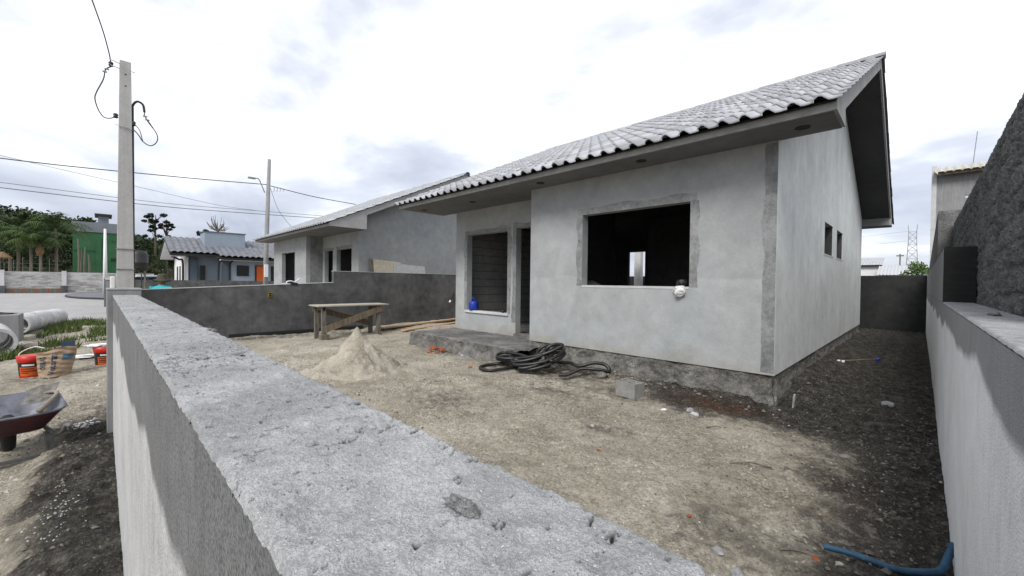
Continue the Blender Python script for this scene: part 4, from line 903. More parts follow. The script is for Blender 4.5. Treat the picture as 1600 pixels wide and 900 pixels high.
def palm(x, y, hz, size, label, seed, skirt=False, nf=15):
    rr = random.Random(seed); t = thing('palm_tree', (x, y, 0), label, 'palm', group='palms behind the block wall')
    MB().tube([(0, 0, -.2), (.05, .08, hz*.5), (0, .02, hz)], [.15, .12, .11], 9).build('trunk', M['palmbark'], t, True, keep=False)
    for k in range(nf):
        az = 2*math.pi*k/nf+rr.uniform(-.2, .2); el = rr.uniform(.15, 1.25); V = []; Fc = []; L_ = size*rr.uniform(.8, 1.1); p = Vector((0, .02, hz)); dirh = Vector((math.cos(az), math.sin(az), 0)); side = Vector((-math.sin(az), math.cos(az), 0)); sg = 12
        for j in range(sg):
            e2 = el-1.9*(j/sg)**1.2; q = p + (dirh*math.cos(e2)+Vector((0, 0, math.sin(e2))))*(L_/sg); wd = size*.30*math.sin(math.pi*min(1, (j+1.2)/(sg+.8)))
            for s_ in (-1, 1):
                for u_ in (0, .5):
                    b_ = p.lerp(q, u_); k0 = len(V); tip = b_ + side*s_*wd*rr.uniform(.8, 1.1) + Vector((0, 0, -wd*rr.uniform(.3, .9))) + (q-p)*1.2
                    V += [b_, b_+(q-p)*.35, tip]; Fc.append((k0, k0+1, k0+2))
            p = q
        o = leafmesh('frond', [tuple(v) for v in V], Fc, np.clip(np.full(len(V), rr.uniform(.1, .9)), 0, 1), M['palm'], t); o.matrix_parent_inverse = Matrix()
    if skirt:
        MB().lathe([(.12, .1), (.26, -.15), (.33, -.5), (.24, -.75), (.16, -1.0)], 12, (0, .02, hz-.35)).build('dead_skirt', M['deadfrond'], t, True, keep=False)
palm(-66, -4.62, 5.0, 3.4, 'pale trunked palm with a brown dead skirt, rightmost of the row', 21, True)
palm(-67, -5.35, 5.5, 3.0, 'slim palm second from the right above the block wall', 22)
palm(-68, -3.6, 6.9, 3.6, 'tall palm with wide fronds left of the green building', 23)
palm(-68, -7.6, 5.6, 3.3, 'palm at the left picture edge above the block wall', 24)
palm(-69, -6.4, 6.3, 3.3, 'palm between the thatched hut and the paired trunks', 25)
hut = thing('thatched_hut', (-63.5, -6.85, 0), 'small brown thatched hut roof behind the block wall at left', 'hut')
MB().lathe([(0, 3.9), (.3, 3.7), (.7, 3.3), (.68, 3.2), (0, 3.4)], 14, (-63.5, -6.85, 0)).build('roof', M['deadfrond'], hut)
for a, b in ((-.5, -.5), (.5, -.5), (.5, .5), (-.5, .5)): MB().tube([(-63.5+a, -6.85+b, -.1), (-63.5+a, -6.85+b, 3.4)], .07, 6).build('post', M['palmbark'], hut)

# wooded hill behind
hx = np.linspace(-420, -120, 50); hy = np.linspace(-190, 140, 70); HX, HY = np.meshgrid(hx, hy, indexing='ij')
HZ = 22*sstep(-125, -300, HX)*(sstep(40, -60, HY+.18*(HX+150)) ) + 6*sstep(-120, -150, HX) + 5*fbm(HX/40, HY/40, 51, 3); HZ = HZ*sstep(-120, -140, HX)-.3
gridmesh('hill', np.stack([HX, HY, HZ], -1), 50, 70, M['hillground'], kind='structure')
nt_ = 2600; cx = rng.uniform(-330, -135, nt_); cy = rng.uniform(-150, 60, nt_)
cz = 22*sstep(-125, -300, cx)*sstep(40, -60, cy+.18*(cx+150)) + 6*sstep(-120, -150, cx) + 5*fbm(cx/40, cy/40, 51, 3); cz = cz*sstep(-120, -140, cx)
V, Fc, tn = leaf_cloud(np.stack([cx, cy, cz+2], -1), rng.uniform(2.5, 4.5, nt_), 90000, .75, 61, .9)
o = leafmesh('forest', V, Fc, tn, M['hillforest'], kind='stuff'); tag(o, 'dense green forest covering the far hill', 'forest')

sh = thing('shrub', (-.05, 20, 0), 'light green feathery shrub above the rear wall', 'shrub')
MB().tube([(-.05, 20, -.1), (-.05, 20, 1.9)], [.06, .03], 6).build('trunk', M['bark'], sh)
V, Fc, tn = leaf_cloud([(-.25, 20, 1.95), (.0, 20.1, 2.1), (-.1, 19.9, 2.2), (.12, 20, 2.0), (-.4, 20, 1.8)], [.26, .28, .24, .24, .2], 900, .045, 71, .7); leafmesh('crown', V, Fc, tn, M['bright'], sh)

# grass verge beside the pipes (stuff): upright blades
ng = 9000; gx = -12.0-rng.random(ng)**1.2*8.5; gy = rng.uniform(-1.35, .35, ng) - .03*(gx+12)
keepm = (fbm(gx*.9, gy*1.6, 88, 3) > -.06) & (gy < .0+.04*(-gx-12)) & ~((gx > -13.6) & (gy > -.35)); gx = gx[keepm]; gy = gy[keepm]; ng = len(gx)
gz = gh(gx, gy); hgt = rng.uniform(.06, .22, ng)*(1+.8*(fbm(gx*2, gy*2, 89, 2))); az = rng.uniform(0, 6.28, ng); wv = .012
b0 = np.stack([gx-wv*np.cos(az), gy-wv*np.sin(az), gz-.01], -1); b1 = np.stack([gx+wv*np.cos(az), gy+wv*np.sin(az), gz-.01], -1); tp_ = np.stack([gx+rng.normal(0, .06, ng), gy+rng.normal(0, .06, ng), gz+hgt], -1)
V = np.stack([b0, b1, tp_], 1).reshape(-1, 3); o = leafmesh('grass', V, np.arange(3*ng).reshape(-1, 3), np.repeat(np.clip(rng.normal(.45, .32, ng), 0, 1), 3), M['grass'], kind='stuff'); tag(o, 'tuft of green grass beside the concrete pipes', 'grass')

# loose pebbles and clods over the yard (stuff)
def pebbles(n, area, smin, smax, seed, dampmax=None, tone=(.2, .9)):
    r_ = np.random.default_rng(seed); x = r_.uniform(area[0], area[1], n); y = r_.uniform(area[2], area[3], n)
    keep_ = ~((y > Yfp(x)) ) & ~((y > -.0) & (y < .27) & (x > -5.7)); x = x[keep_]; y = y[keep_]; n = len(x)
    s = smin*(smax/smin)**(r_.random(n)**2.2); z = gh(x, y)+s*.15
    base = np.array([(1, 0, 0), (-1, 0, 0), (0, 1, 0), (0, -1, 0), (0, 0, .75), (0, 0, -.75)])
    q = base[None]*(s[:, None, None])*r_.uniform(.55, 1.25, (n, 6, 1)); th_ = r_.uniform(0, 6.28, n); c_, s_ = np.cos(th_), np.sin(th_)
    X_ = q[:, :, 0]*c_[:, None]-q[:, :, 1]*s_[:, None]; Y_ = q[:, :, 0]*s_[:, None]+q[:, :, 1]*c_[:, None]
    P_ = np.stack([X_+x[:, None], Y_+y[:, None], q[:, :, 2]+z[:, None]], -1).reshape(-1, 3)
    f_ = np.array([(0, 2, 4), (2, 1, 4), (1, 3, 4), (3, 0, 4), (2, 0, 5), (1, 2, 5), (3, 1, 5), (0, 3, 5)]); Fc_ = (f_[None]+6*np.arange(n)[:, None, None]).reshape(-1, 3)
    dm_ = np.clip(damp(x, y), 0, 1); t_ = np.clip(r_.uniform(*tone, n)*(1-.72*dm_*(r_.random(n) > .06)), 0, 1)
    return P_, Fc_, np.repeat(t_, 6)
def Yfp(x): return np.where(x < -4.9, np.where(x < -8.25, 17.3, 4.95), np.where(x < -1.15, 5.52, 17.3))
P1 = pebbles(12000, (-9, .14, .28, 9), .003, .014, 1); P2 = pebbles(900, (-8, .14, .28, 6), .006, .026, 2, tone=(.05, .5)); P3 = pebbles(5200, (-9, 0, -1.8, .06), .004, .022, 3); P5 = pebbles(400, (-.2, .14, 2.4, 9), .006, .03, 6, tone=(.05, .45)); P6 = pebbles(600, (-4.8, -1.1, 5.2, 5.52), .006, .035, 7, tone=(.15, .8)); P4 = pebbles(4500, (-1.1, .14, 2.4, 9), .004, .016, 4, tone=(.05, .8))
for nm, P_, lb in (('yard_gravel', [P1, P2, P4, P5, P6], 'loose grit and small clods scattered over the yard soil'), ('verge_gravel', [P3], 'loose grit scattered over the soil outside the front wall')):
    VV, FF, TT = [], [], []; k = 0
    for v_, f_, t_ in P_: VV.append(v_); FF.append(f_+k); TT.append(t_); k += len(v_)
    tag(leafmesh(nm, np.concatenate(VV), np.concatenate(FF), np.concatenate(TT), M['pebble'], kind='stuff'), lb, 'gravel')

# ================================================================== things in the yard
# sand heap
na, nr = 150, 90; th_ = np.linspace(0, 2*math.pi, na); rd_ = np.linspace(0, 1.18, nr); A, B = np.meshgrid(rd_, th_, indexing='ij')
lx = A*np.cos(B); ly = A*np.sin(B)
hh = .64*np.clip(1-A/.88, 0, 1)**1.3 + .11*np.exp(-(A/.10)**2)
hh = np.where(A > .72, hh+.10*np.clip(1.0-A, 0, 1), hh)
hh = hh + (.05*fbm(lx*3, ly*3, 33, 4) + .03*fbm(lx*12, ly*12, 34, 4, .65))*sstep(1.15, .75, A)*sstep(.0, .15, A)
dirl = lx*-.75+ly*-.66; per = lx*.66-ly*.75                       # eroded flank
fl = sstep(.10, .55, dirl)*sstep(.42, .08, np.abs(per)); steps = np.abs(((dirl*5.5+1.2*fbm(lx*6, ly*6, 35, 3)) % 1)-.5)
hh = hh - fl*(.05+.34*steps)*np.clip(1-A, 0, 1)*1.5 + fl*.10*fbm(lx*15, ly*15, 36, 3, .65)*sstep(1, .6, A)
cx_, cy_ = -6.62, 3.0; Zg = gh(lx+cx_, ly+cy_)
Zs = Zg - .03 + np.maximum(hh, 0) - .06*sstep(.98, 1.18, A)
sp = gridmesh('sand_heap', np.stack([lx, ly, Zs], -1), nr, na, M['sand'], keep=False); sp.location = (cx_, cy_, 0)
tag(sp, 'pointed heap of pale building sand with a crumbled flank', 'sand heap')

# carpenter table against the boundary wall
tb = thing('work_table', (-10.6, 4.6, 0), 'rough timber table with crossed braces beside the sand heap', 'table')
MB().box(-10.95, -10.28, 3.70, 5.55, .80, .832).build('table_top', M['tabletop'], tb, bevel=.004)
for xx in (-10.38, -10.85):
    for yy in (3.86, 5.30): MB().box(xx-.04, xx+.04, yy-.05, yy+.05, g(xx, yy)-.03, .80).build('leg', M['woodgrey'], tb, bevel=.004)
MB().bar((-10.325, 3.83, .22), (-10.325, 5.38, .72), .03, .15).build('brace', M['wood'], tb); MB().bar((-10.90, 3.80, .74), (-10.90, 5.35, .26), .03, .15).build('brace', M['wood'], tb)
MB().box(-10.45, -10.25, 3.76, 3.96, g(-10.35, 3.86)-.02, g(-10.35, 3.86)+.14).build('foot_block', M['woodgrey'], tb, bevel=.015)
MB().box(-10.9, -10.34, 3.84, 3.88, .70, .80).build('rail', M['woodgrey'], tb); MB().box(-10.9, -10.34, 5.28, 5.32, .70, .80).build('rail', M['woodgrey'], tb)

for k, (a, b, z, lb) in enumerate((((-10.95, 5.55), (-11.78, 9.4), .05, 'long pine plank nearest the dark boundary wall, on the ground'), ((-10.75, 5.6), (-11.55, 9.3), .09, 'pine plank lying partly on the one nearest the boundary wall'), ((-10.2, 5.95), (-11.05, 9.3), .05, 'pine plank farthest from the boundary wall, its end poking out'))):
    tag(MB().bar((*a, g(*a)+z), (*b, g(*b)+z), .19, .038).build('plank', M['plank'], bevel=.004), lb, 'plank', 'planks by the boundary wall')
tag(MB().box(-11.98, -11.93, 2.2, 5.6, .02, .10).build('timber_batten', M['trimblack'], bevel=.01), 'thin dark timber strip along the foot of the boundary wall', 'timber')

def lumpy(c, s, seed, n=2, amp=.35):
    bm = bmesh.new(); bmesh.ops.create_icosphere(bm, subdivisions=n, radius=1); rr = random.Random(seed); off = rr.uniform(0, 50)
    V = np.array([v.co[:] for v in bm.verts]); k = 1+amp*2*fbm(V[:, 0]*1.7+off, V[:, 1]*1.7+V[:, 2]*2.3, seed, 3); V = V*k[:, None]*np.array(s)+np.array(c)
    Fc = [[v.index for v in f.verts] for f in bm.faces]; bm.free(); return V.tolist(), Fc
rb = thing('brick_rubble', (-6.95, 4.85, 0), 'small pile of broken orange brick in front of the porch slab', 'rubble'); rr = random.Random(9)
for k in range(34):
    a = rr.uniform(0, 6.28); q = abs(rr.gauss(0, .13)); x = -6.95+math.cos(a)*q*1.3; y = 4.82+math.sin(a)*q*.8; s = rr.uniform(.018, .05)
    V, Fc = lumpy((x, y, g(x, y)+s*.5+max(0, .08-.35*q)), (s, s*rr.uniform(.6, 1), s*rr.uniform(.4, .8)), k, 1); mesh('brick_piece', V, Fc, M['brick'], rb)
for k, (x, y, s, mt_, lb, cat) in enumerate(((-6.15, 4.85, .06, 'rubblegrey', 'grey mortar lump right of the brick rubble by the slab', 'rubble'), (-5.95, 4.82, .05, 'rubblegrey', 'small grey lump beside the hose end of the slab', 'rubble'), (-6.3, 4.92, .045, 'rubblegrey', 'grey stone touching the slab face', 'rubble'),
    (-2.05, 4.55, .03, 'white', 'white stone chip on the yard left of the clay patch', 'stone'), (-1.83, 4.72, .055, 'rubblegrey', 'flat white shard on the reddish soil near the house corner', 'shard'), (-1.75, 4.66, .05, 'stonewhite', 'long pale shard next to the flat one near the corner', 'shard'),
    (-2.35, 3.55, .025, 'stonewhite', 'pale chip on the dark patch in the yard', 'stone'), (-1.95, 3.05, .022, 'brick', 'lone orange brick chip in the middle of the yard', 'brick chip'), (-.98, 2.55, .016, 'brick', 'tiny orange chip near the front wall', 'brick chip'), (-.36, 2.66, .022, 'brick', 'orange chip by the tip of the blue pipe', 'brick chip'), (-.27, 2.70, .02, 'tabletop', 'yellowish wood chip above the blue pipe', 'wood chip'),
    (-.62, 2.25, .045, 'rubblegrey', 'dark clod near the lower right of the yard', 'clod'), (-.75, 2.35, .035, 'rubblegrey', 'dark clod beside the bigger one near the front wall', 'clod'), (-.25, 6.6, .07, 'rubblegrey', 'grey stone in the passage by the right wall', 'stone'), (-3.3, 5.22, .10, 'plinth', 'crumbled mortar chunk at the foot of the facade', 'mortar'), (-5.3, 4.35, .04, 'brick', 'orange brick scrap inside the hose loop', 'brick chip'))):
    V, Fc = lumpy((0, 0, 0), (s, s*.75, s*.5), 200+k, 2, .3); o = mesh('debris_piece', V, Fc, M[mt_], None, keep=False); o.location = (x, y, g(x, y)+s*.25); o.rotation_euler = (0, 0, k*1.3); tag(o, lb, cat)
for k, (p_, q_, lb) in enumerate((((-1.05, 3.55), (-.80, 3.72), 'dark thin stick lying across the yard soil near the right wall'), ((-1.5, 4.3), (-1.38, 4.38), 'short dark twig near the reddish patch'), ((-.52, 2.62), (-.40, 2.66), 'dark twig left of the blue pipe'))):
    tag(MB().tube([(p_[0], p_[1], g(*p_)+.008), ((p_[0]+q_[0])/2, (p_[1]+q_[1])/2+.01, g(*p_)+.02), (q_[0], q_[1], g(*q_)+.01)], .007, 5).build('stick', M['woodgrey']), lb, 'stick')
tag(MB().bar((-1.02, 5.66, g(-1.02, 5.66)-.05), (-1.0, 5.64, g(-1.02, 5.66)+.16), .05, .02).build('wooden_stake', M['rubblegrey'], bevel=.004), 'short broken stake by the house corner at the passage mouth', 'stake')

# hollow concrete block
cb = thing('concrete_block', (-2.62, 4.80, g(-2.62, 4.80)-.004), 'single hollow concrete block lying in front of the facade', 'block', R(-8))
bx = MB(); W_, D_, Hh = .29, .40, .19
bx.box(-.145, .145, -.10, -.078, 0, .19).box(-.145, .145, .078, .10, 0, .19)
for xx in (-.145, -.012, .12): bx.box(xx, xx+.025, -.078, .078, 0, .1895)
bx.box(-.12, .12, -.012, .012, .0, .1885)
bx.build('shell', M['block'], cb, keep=False)

# black corrugated hose in a heap of loops
rr = random.Random(31); pts = []; ph = 0
for k in range(15*10):
    u = k/(15*10); lp = int(k/10); rl = random.Random(lp*7+3)
    gx_ = -4.72+.24*math.sin(lp*1.9)+.14*(lp % 3); gy_ = 4.86+.16*math.cos(lp*2.3); r1 = rl.uniform(.15, .30); r2 = rl.uniform(.15, .28); tilt = rl.uniform(-.05, .40); ph = k/10*2*math.pi
    right = lp % 3 == 2
    if right: gx_, gy_, r1, r2, tilt = -4.18+.08*math.sin(lp), 5.12+.05*math.cos(lp*3), .30, .24, .75
    x = gx_+r1*math.cos(ph); y = gy_+r2*math.sin(ph)*(1 if not right else .8); z = .045+.012*lp*.9+max(0, tilt*(r2*math.sin(ph)+r2))*.8+rl.uniform(0, .02)
    pts.append((x, y, z+g(max(min(x, 0), -8), min(y, 5.4))*.5))
sm = []
for i in range(len(pts)):
    w5 = pts[max(0, i-2):i+3]; sm.append(tuple(sum(p[j] for p in w5)/len(w5) for j in range(3)))
sm += [(-4.05, 5.20, .18), (-3.86, 5.2, .2), (-3.72, 5.16, .18), (-3.62, 5.2, .2), (-3.5, 5.3, .24), (-3.36, 5.40, .22), (-3.28, 5.38, .14), (-3.4, 5.26, .16), (-3.6, 5.12, .16), (-3.72, 4.95, .08), (-3.82, 4.85, .07)]
sm = [(-4.95, 4.86, .09), (-5.12, 4.66, .06), (-5.14, 4.46, .05), (-5.0, 4.34, .05), (-4.75, 4.40, .06)] + sm
path = catmull(sm, 7)
tag(MB().tube(path, [.025+.0022*(i % 2) for i in range(len(path))], 8).build('black_hose', M['hose'], None, True), 'tangled heap of thick black corrugated hose by the porch slab', 'hose')

bp = catmull([(-.345, 2.77, g(-.345, 2.77)+.03), (-.22, 2.79, g(-.22, 2.79)+.025), (-.06, 2.83, g(-.06, 2.83)+.022), (.04, 2.90, g(.04, 2.9)+.022), (.10, 3.0, g(.1, 3)+.03), (.128, 3.10, g(.12, 3.1)+.07), (.15, 3.17, g(.12, 3.1)+.12)], 26)
tag(MB().tube(bp, [.0145+.003*(i % 2) for i in range(len(bp))], 12).build('blue_conduit', M['bluepipe'], None, True), 'blue corrugated conduit pipe curving out of the right wall foot', 'pipe')
pv = thing('water_pipe', (-.7, 9.2, 0), 'thin brown pipe with blue end lying in the passage', 'pipe'); z9 = g(-.7, 9.2)
MB().tube([(-.95, 8.9, z9+.06), (-.5, 9.55, z9+.07)], .013, 8).build('pipe', M['wood'], pv, True); MB().tube([(-.51, 9.53, z9+.07), (-.48, 9.58, z9+.07)], .026, 10).build('blue_coupling', M['bluejug'], pv, True)
for xx in (-.96, -.9): MB().tube([(xx, 8.88, z9-.02), (xx, 8.88, z9+.08)], .022, 8).build('white_cap', M['white'], pv, True)

# on the ledges and walls
jg = thing('water_jug', (-7.5, 6.24, .785), 'blue plastic jug standing on the tall porch window ledge', 'jug')
MB().lathe([(0, 0), (.10, 0), (.115, .02), (.115, .17), (.10, .205), (.05, .225), (.045, .25), (0, .25)], 20).build('body', M['bluejug'], jg, True, keep=False)
MB().lathe([(.055, .24), (.058, .28), (0, .285)], 16).build('lid', M['bluejug'], jg, True, keep=False)
MB().tube(catmull([(.0, -.05, .23), (.06, -.08, .30), (.09, -.02, .24), (.11, 0, .15)], 5), .012, 6).build('handle', M['bluejug'], jg, True, keep=False)
V, Fc = lumpy((0, 0, 0), (.055, .045, .04), 401, 2); o = mesh('tape_roll', V, Fc, M['black'], None, True, keep=False); o.location = (-6.48, 6.22, .82); tag(o, 'small black lump on the right end of the porch window ledge', 'lump')
rg = thing('plastic_bag', (-2.30, 5.54, 1.39), 'crumpled white bag hanging over the wide window sill', 'bag')
V, Fc = lumpy((0, -.02, -.02), (.07, .035, .06), 402, 3, .5); mesh('bag', V, Fc, M['white'], rg, keep=False)
V, Fc = lumpy((.0, .04, .085), (.07, .05, .045), 403, 2, .4); mesh('dark_content', V, Fc, M['black'], rg, keep=False)
V, Fc = lumpy((0, 0, .25), (.28, .22, .26), 404, 3, .15); sk = thing('sack', (-4.55, 6.7, 1.0), 'dark rounded sack inside the house at the left of the wide window', 'sack'); mesh('sack_body', V, Fc, M['post'], sk, True, keep=False)
MB().box(-.3, .3, -.3, .3, -.66, .04).build('pallet', M['woodgrey'], sk, keep=False)
op = tag(MB().box(-9.16, -8.86, 17.0, 17.25, 0, 3.4).build('concrete_column', M['lightcement']), 'pale column behind the house, seen through the rooms', 'column')

eb = thing('electrical_box', (-11.985, 3.1, 1.06), 'small yellow electrical box set in the dark boundary wall', 'electrical box')
MB().box(-.012, .012, -.045, .045, -.06, .06).build('frame', M['yellow'], eb, keep=False); MB().box(.0121, .0145, -.035, .035, .006, .05).build('opening', M['dark'], eb, keep=False); MB().box(.0121, .0145, -.035, .035, -.05, -.006).build('opening', M['dark'], eb, keep=False)
bt_ = thing('bent_pipe', (-12.07, 3.65, 1.345), 'white bent plastic pipe resting on the low boundary wall', 'pipe')
MB().tube(catmull([(0, -.14, .01), (0, -.12, .06), (.0, -.02, .075), (.0, .06, .05), (0, .12, .09), (0, .2, .15)], 6), .016, 8).build('pipe', M['white'], bt_, True, keep=False); MB().box(-.03, .09, -.05, .12, -.03, .03).build('clamp_block', M['black'], bt_, keep=False)
tl_ = thing('hanging_tool', (-8.168, 6.12, 1.1), 'small metal tool hanging at the left corner of the porch wall', 'tool')
MB().bar((0, .03, .06), (0, -.06, -.10), .03, .03).build('handle', M['black'], tl_, keep=False); MB().bar((0, -.06, -.10), (0, -.09, -.15), .05, .012).build('blade', M['white'], tl_, keep=False)

# stone slabs leaning on the neighbour gable wall
for k, (ya, yb, z, mt_, xo, lb) in enumerate(((6.55, 6.75, 2.24, 'woodgrey', 0, 'dark framed panel edge left of the leaning slabs'), (6.68, 7.75, 2.22, 'stonebeige', .035, 'speckled beige slab leaning on the neighbour gable wall'), (7.45, 8.75, 2.10, 'stonewhite', .075, 'pale white slab leaning in front of the beige one'))):
    V = []
    for z_, off in ((.08, .42), (z, .03)):
        V += [(-13.58+off+xo, ya, z_), (-13.58+off+xo, yb, z_-(.08 if z_ > 1 else 0)), (-13.58+off+xo+.03, yb, z_-(.08 if z_ > 1 else 0)), (-13.58+off+xo+.03, ya, z_)]
    tag(MB().add(V, [(0, 1, 2, 3), (4, 5, 6, 7), (0, 1, 5, 4), (1, 2, 6, 5), (2, 3, 7, 6), (3, 0, 4, 7)]).build('stone_slab', M[mt_]), lb, 'slab', 'slabs leaning on the neighbour house')

# lumps of mortar on the wall tops
for k, (x, y, z, s, lb) in enumerate(((-.226, .178, ZW+.003, (.0135, .0048, .0048), 'long crumbly mortar lump on top of the front wall'), (-1.02, .205, ZW, (.018, .007, .004), 'dark crumb on the far part of the front wall top'), (-1.55, .24, ZW-.002, (.02, .012, .008), 'mortar crumb on the inner edge of the front wall'), (.25, 2.95, 1.325, (.022, .03, .012), 'dark mortar crumb on top of the right wall'))):
    V, Fc = lumpy((0, 0, 0), s, 500+k, 3, .45); o = mesh('mortar_lump', V, Fc, M['lump'], None, keep=False); o.location = (x, y, z); o.rotation_euler = (0, 0, R(8)); tag(o, lb, 'mortar')

# ================================================================== outside the front wall
# concrete drain pipes and box
def pipe(x, y, ln, r, rz, label):
    t = thing('drain_pipe', (x, y, g(x, y)+r), label, 'pipe', rz, 'concrete drain pipes')
    n = 28; prof = [(r, 0), (r, ln*.88), (r*1.0, ln*.88), (r, ln), (r*.82, ln), (r*.82, 0)]
    V = [(-z, rr_*math.cos(2*math.pi*k/n), rr_*math.sin(2*math.pi*k/n)) for rr_, z in prof for k in range(n)]; m_ = len(prof)
    Fc = [(i*n+k, i*n+(k+1) % n, ((i+1) % m_)*n+(k+1) % n, ((i+1) % m_)*n+k) for i in range(m_) for k in range(n)]
    mesh('barrel', V, Fc, M['pipeconc'], t, True, keep=False).data.polygons.foreach_set('use_smooth', [False]*len(Fc))
    for q in (.02, .3, .55, .8):
        o = MB().lathe([(r*1.001, 0), (r*1.03, .015), (r*1.03, .05), (r*1.001, .065)], n).build('ring', M['pipeconc'], t, True, keep=False); o.rotation_euler = (0, R(-90), 0); o.location = (-q*ln, 0, 0)
pipe(-12.75, -1.46, 1.05, .28, R(8), 'open mouthed concrete pipe nearest the camera at the left edge')
pipe(-17.2, -1.62, 1.0, .26, R(-8), 'concrete pipe second in the row behind the grey box')
pipe(-18.35, -1.46, 1.0, .26, R(-10), 'concrete pipe third in the row, beside the grass')
pipe(-19.5, -1.26, 1.0, .26, R(-12), 'farthest concrete pipe of the row, next to the road')
pipe(-13.85, -1.62, 1.0, .28, R(8), 'concrete pipe lying end to end behind the open mouthed one')
ib = thing('drain_box', (-16.0, -1.85, 0), 'grey concrete drain box between the pipes with soil on top', 'box')
MB().box(-16.4, -15.6, -2.75, -1.42, -.2, .52).build('box', M['post'], ib, bevel=.02)
V, Fc = lumpy((-16.0, -2.1, .52), (.35, .5, .08), 601, 3, .4); mesh('soil_cap', V, Fc, M['trimblack'], ib)

def bucket(x, y, rz, label, handle=True):
    z = g(x, y)-.01; t = thing('bucket', (x, y, z), label, 'bucket', rz, 'red and orange buckets')
    MB().lathe([(0, 0), (.135, 0), (.142, .02), (.165, .33)], 26).build('body', M['black'], t, True, keep=False)
    def band(r0, z0, r1, z1, a0, a1, mt_, nm):
        n = 18; V = [(r*math.cos(a), r*math.sin(a), zz_) for r, zz_ in ((r0, z0), (r1, z1)) for a in np.linspace(a0, a1, n)]; mesh(nm, V, [(i, i+1, n+i+1, n+i) for i in range(n-1)], M[mt_], t, True, keep=False)
    rad = lambda zz_: .1405+.0752*zz_+.0015
    band(rad(.03), .03, rad(.17), .17, R(-35), R(75), 'orange', 'label_panel'); band(rad(.015), .0, rad(.03), .03, 0, 2*math.pi, 'red', 'foot_band')
    band(rad(.19)+.001, .19, rad(.215)+.001, .215, R(-20), R(32), 'white', 'label_mark')
    for zz_, a1 in ((.135, 30), (.10, 45), (.07, 10)): band(rad(zz_)+.0015, zz_, rad(zz_+.014)+.0015, zz_+.014, R(-28), R(a1), 'trimblack', 'label_line')
    MB().lathe([(rad(.24), .24), (rad(.25)+.006, .25), (rad(.34)+.008, .34), (rad(.34)-.01, .345), (.0, .325)], 26).build('red_rim', M['red'], t, True, keep=False)
    if handle:
        MB().tube(catmull([(0, -.17, .27), (-.05, -.16, .38), (-.08, -.02, .46), (-.05, .12, .44)], 6), .007, 6).build('handle', M['white'], t, True, keep=False)
bucket(-10.15, -.79, R(-20), 'red rimmed bucket with orange label left of the cement bag')
bucket(-10.35, .06, R(-10), 'red rimmed bucket with orange label beside the front wall end', False)
wc = thing('rag', (-10.35, .04, g(-10.35, .06)+.34), 'white rag lying over the bucket beside the wall end', 'rag')
V, Fc = lumpy((0, -.04, .015), (.13, .16, .028), 611, 3, .5); mesh('cloth', V, Fc, M['white'], wc, keep=False)
V, Fc = lumpy((0, 0, .0), (.10, .2, .03), 612, 3, .5); o = mesh('plaster_rag', V, Fc, M['white'], None, keep=False); o.location = (-11.4, -.2, g(-11.4, -.2)+.05); tag(o, 'white scrap on the ground behind the buckets', 'scrap')

# cement bag with its printed name
bgx, bgy = -9.75, -.53
cbag = thing('cement_bag', (bgx, bgy, g(bgx, bgy)-.01), 'half empty brown paper cement bag with dark blue print', 'bag', R(-6))
def bagpt(u, v, side):
    """u across -1..1, v up 0..1"""
    w = .170+.060*v-.04*max(0, v-.8)*2; lean = .03*v; th2 = (.13*(1-abs(u)**2.6))*(1-.55*v)+.012
    cr = .018*float(fbm(np.array([u*2.5+side*9]), np.array([v*6.5]), 15, 3)[0])+.010*math.sin(v*38+u*3+4*float(fbm(np.array([u*1.5]), np.array([v*2.]), 16, 2)[0]))*(.3+.7*v)
    zt = .46*v + (.02*math.sin(u*3) if v > .8 else 0) - .06*max(0, -u)*v
    return (side*(th2+cr)-.02*v, u*w+lean, zt)
nu, nv = 34, 40
for side in (1, -1):
    V = [bagpt(-1+2*i/(nu-1), j/(nv-1), side) for i in range(nu) for j in range(nv)]
    mesh('paper_side', V, [(i*nv+j, (i+1)*nv+j, (i+1)*nv+j+1, i*nv+j+1) for i in range(nu-1) for j in range(nv-1)], M['bag'], cbag, True, keep=False)
def printed(txt, u0, v0, size, mt_, name, rot=True, squash=1.0):
    cu = bpy.data.curves.new(name, 'FONT'); cu.body = txt; cu.size = size; cu.resolution_u = 2; cu.offset = .002
    tmp = bpy.data.objects.new(name, cu); COL.objects.link(tmp); dg = bpy.context.evaluated_depsgraph_get(); me_ = bpy.data.meshes.new_from_object(tmp.evaluated_get(dg)); bpy.data.objects.remove(tmp)
    bm = bmesh.new(); bm.from_mesh(me_); bmesh.ops.triangulate(bm, faces=bm.faces[:]); bmesh.ops.subdivide_edges(bm, edges=[e for e in bm.edges if e.calc_length() > .02], cuts=1); bm.to_mesh(me_); bm.free()
    for vtx in me_.vertices:
        a, b = vtx.co.x*squash, vtx.co.y
        uu, vv = (u0-b/.20, v0+a/.46) if rot else (u0+a/.20, v0+b/.46)
        p = bagpt(max(-1, min(1, uu)), max(0, min(1, vv)), 1); vtx.co = (p[0]+.004, p[1], p[2])
    me_.materials.clear(); me_.materials.append(M[mt_]); o = bpy.data.objects.new(name, me_); link(o, cbag, False); return o
printed('Votoran', .08, .12, .115, 'navy', 'print', True, .82)
printed('OBRAS', -.50, .30, .09, 'navy', 'print', True, .8)
def patch(u0, u1, v0, v1, mt_, nm):
    n = 8; V = []
    for i in range(n):
        for j in range(n):
            p = bagpt(u0+(u1-u0)*i/(n-1), v0+(v1-v0)*j/(n-1), 1); V.append((p[0]+.003, p[1], p[2]))
    mesh(nm, V, [(i*n+j, (i+1)*n+j, (i+1)*n+j+1, i*n+j+1) for i in range(n-1) for j in range(n-1)], M[mt_], cbag, True, keep=False)
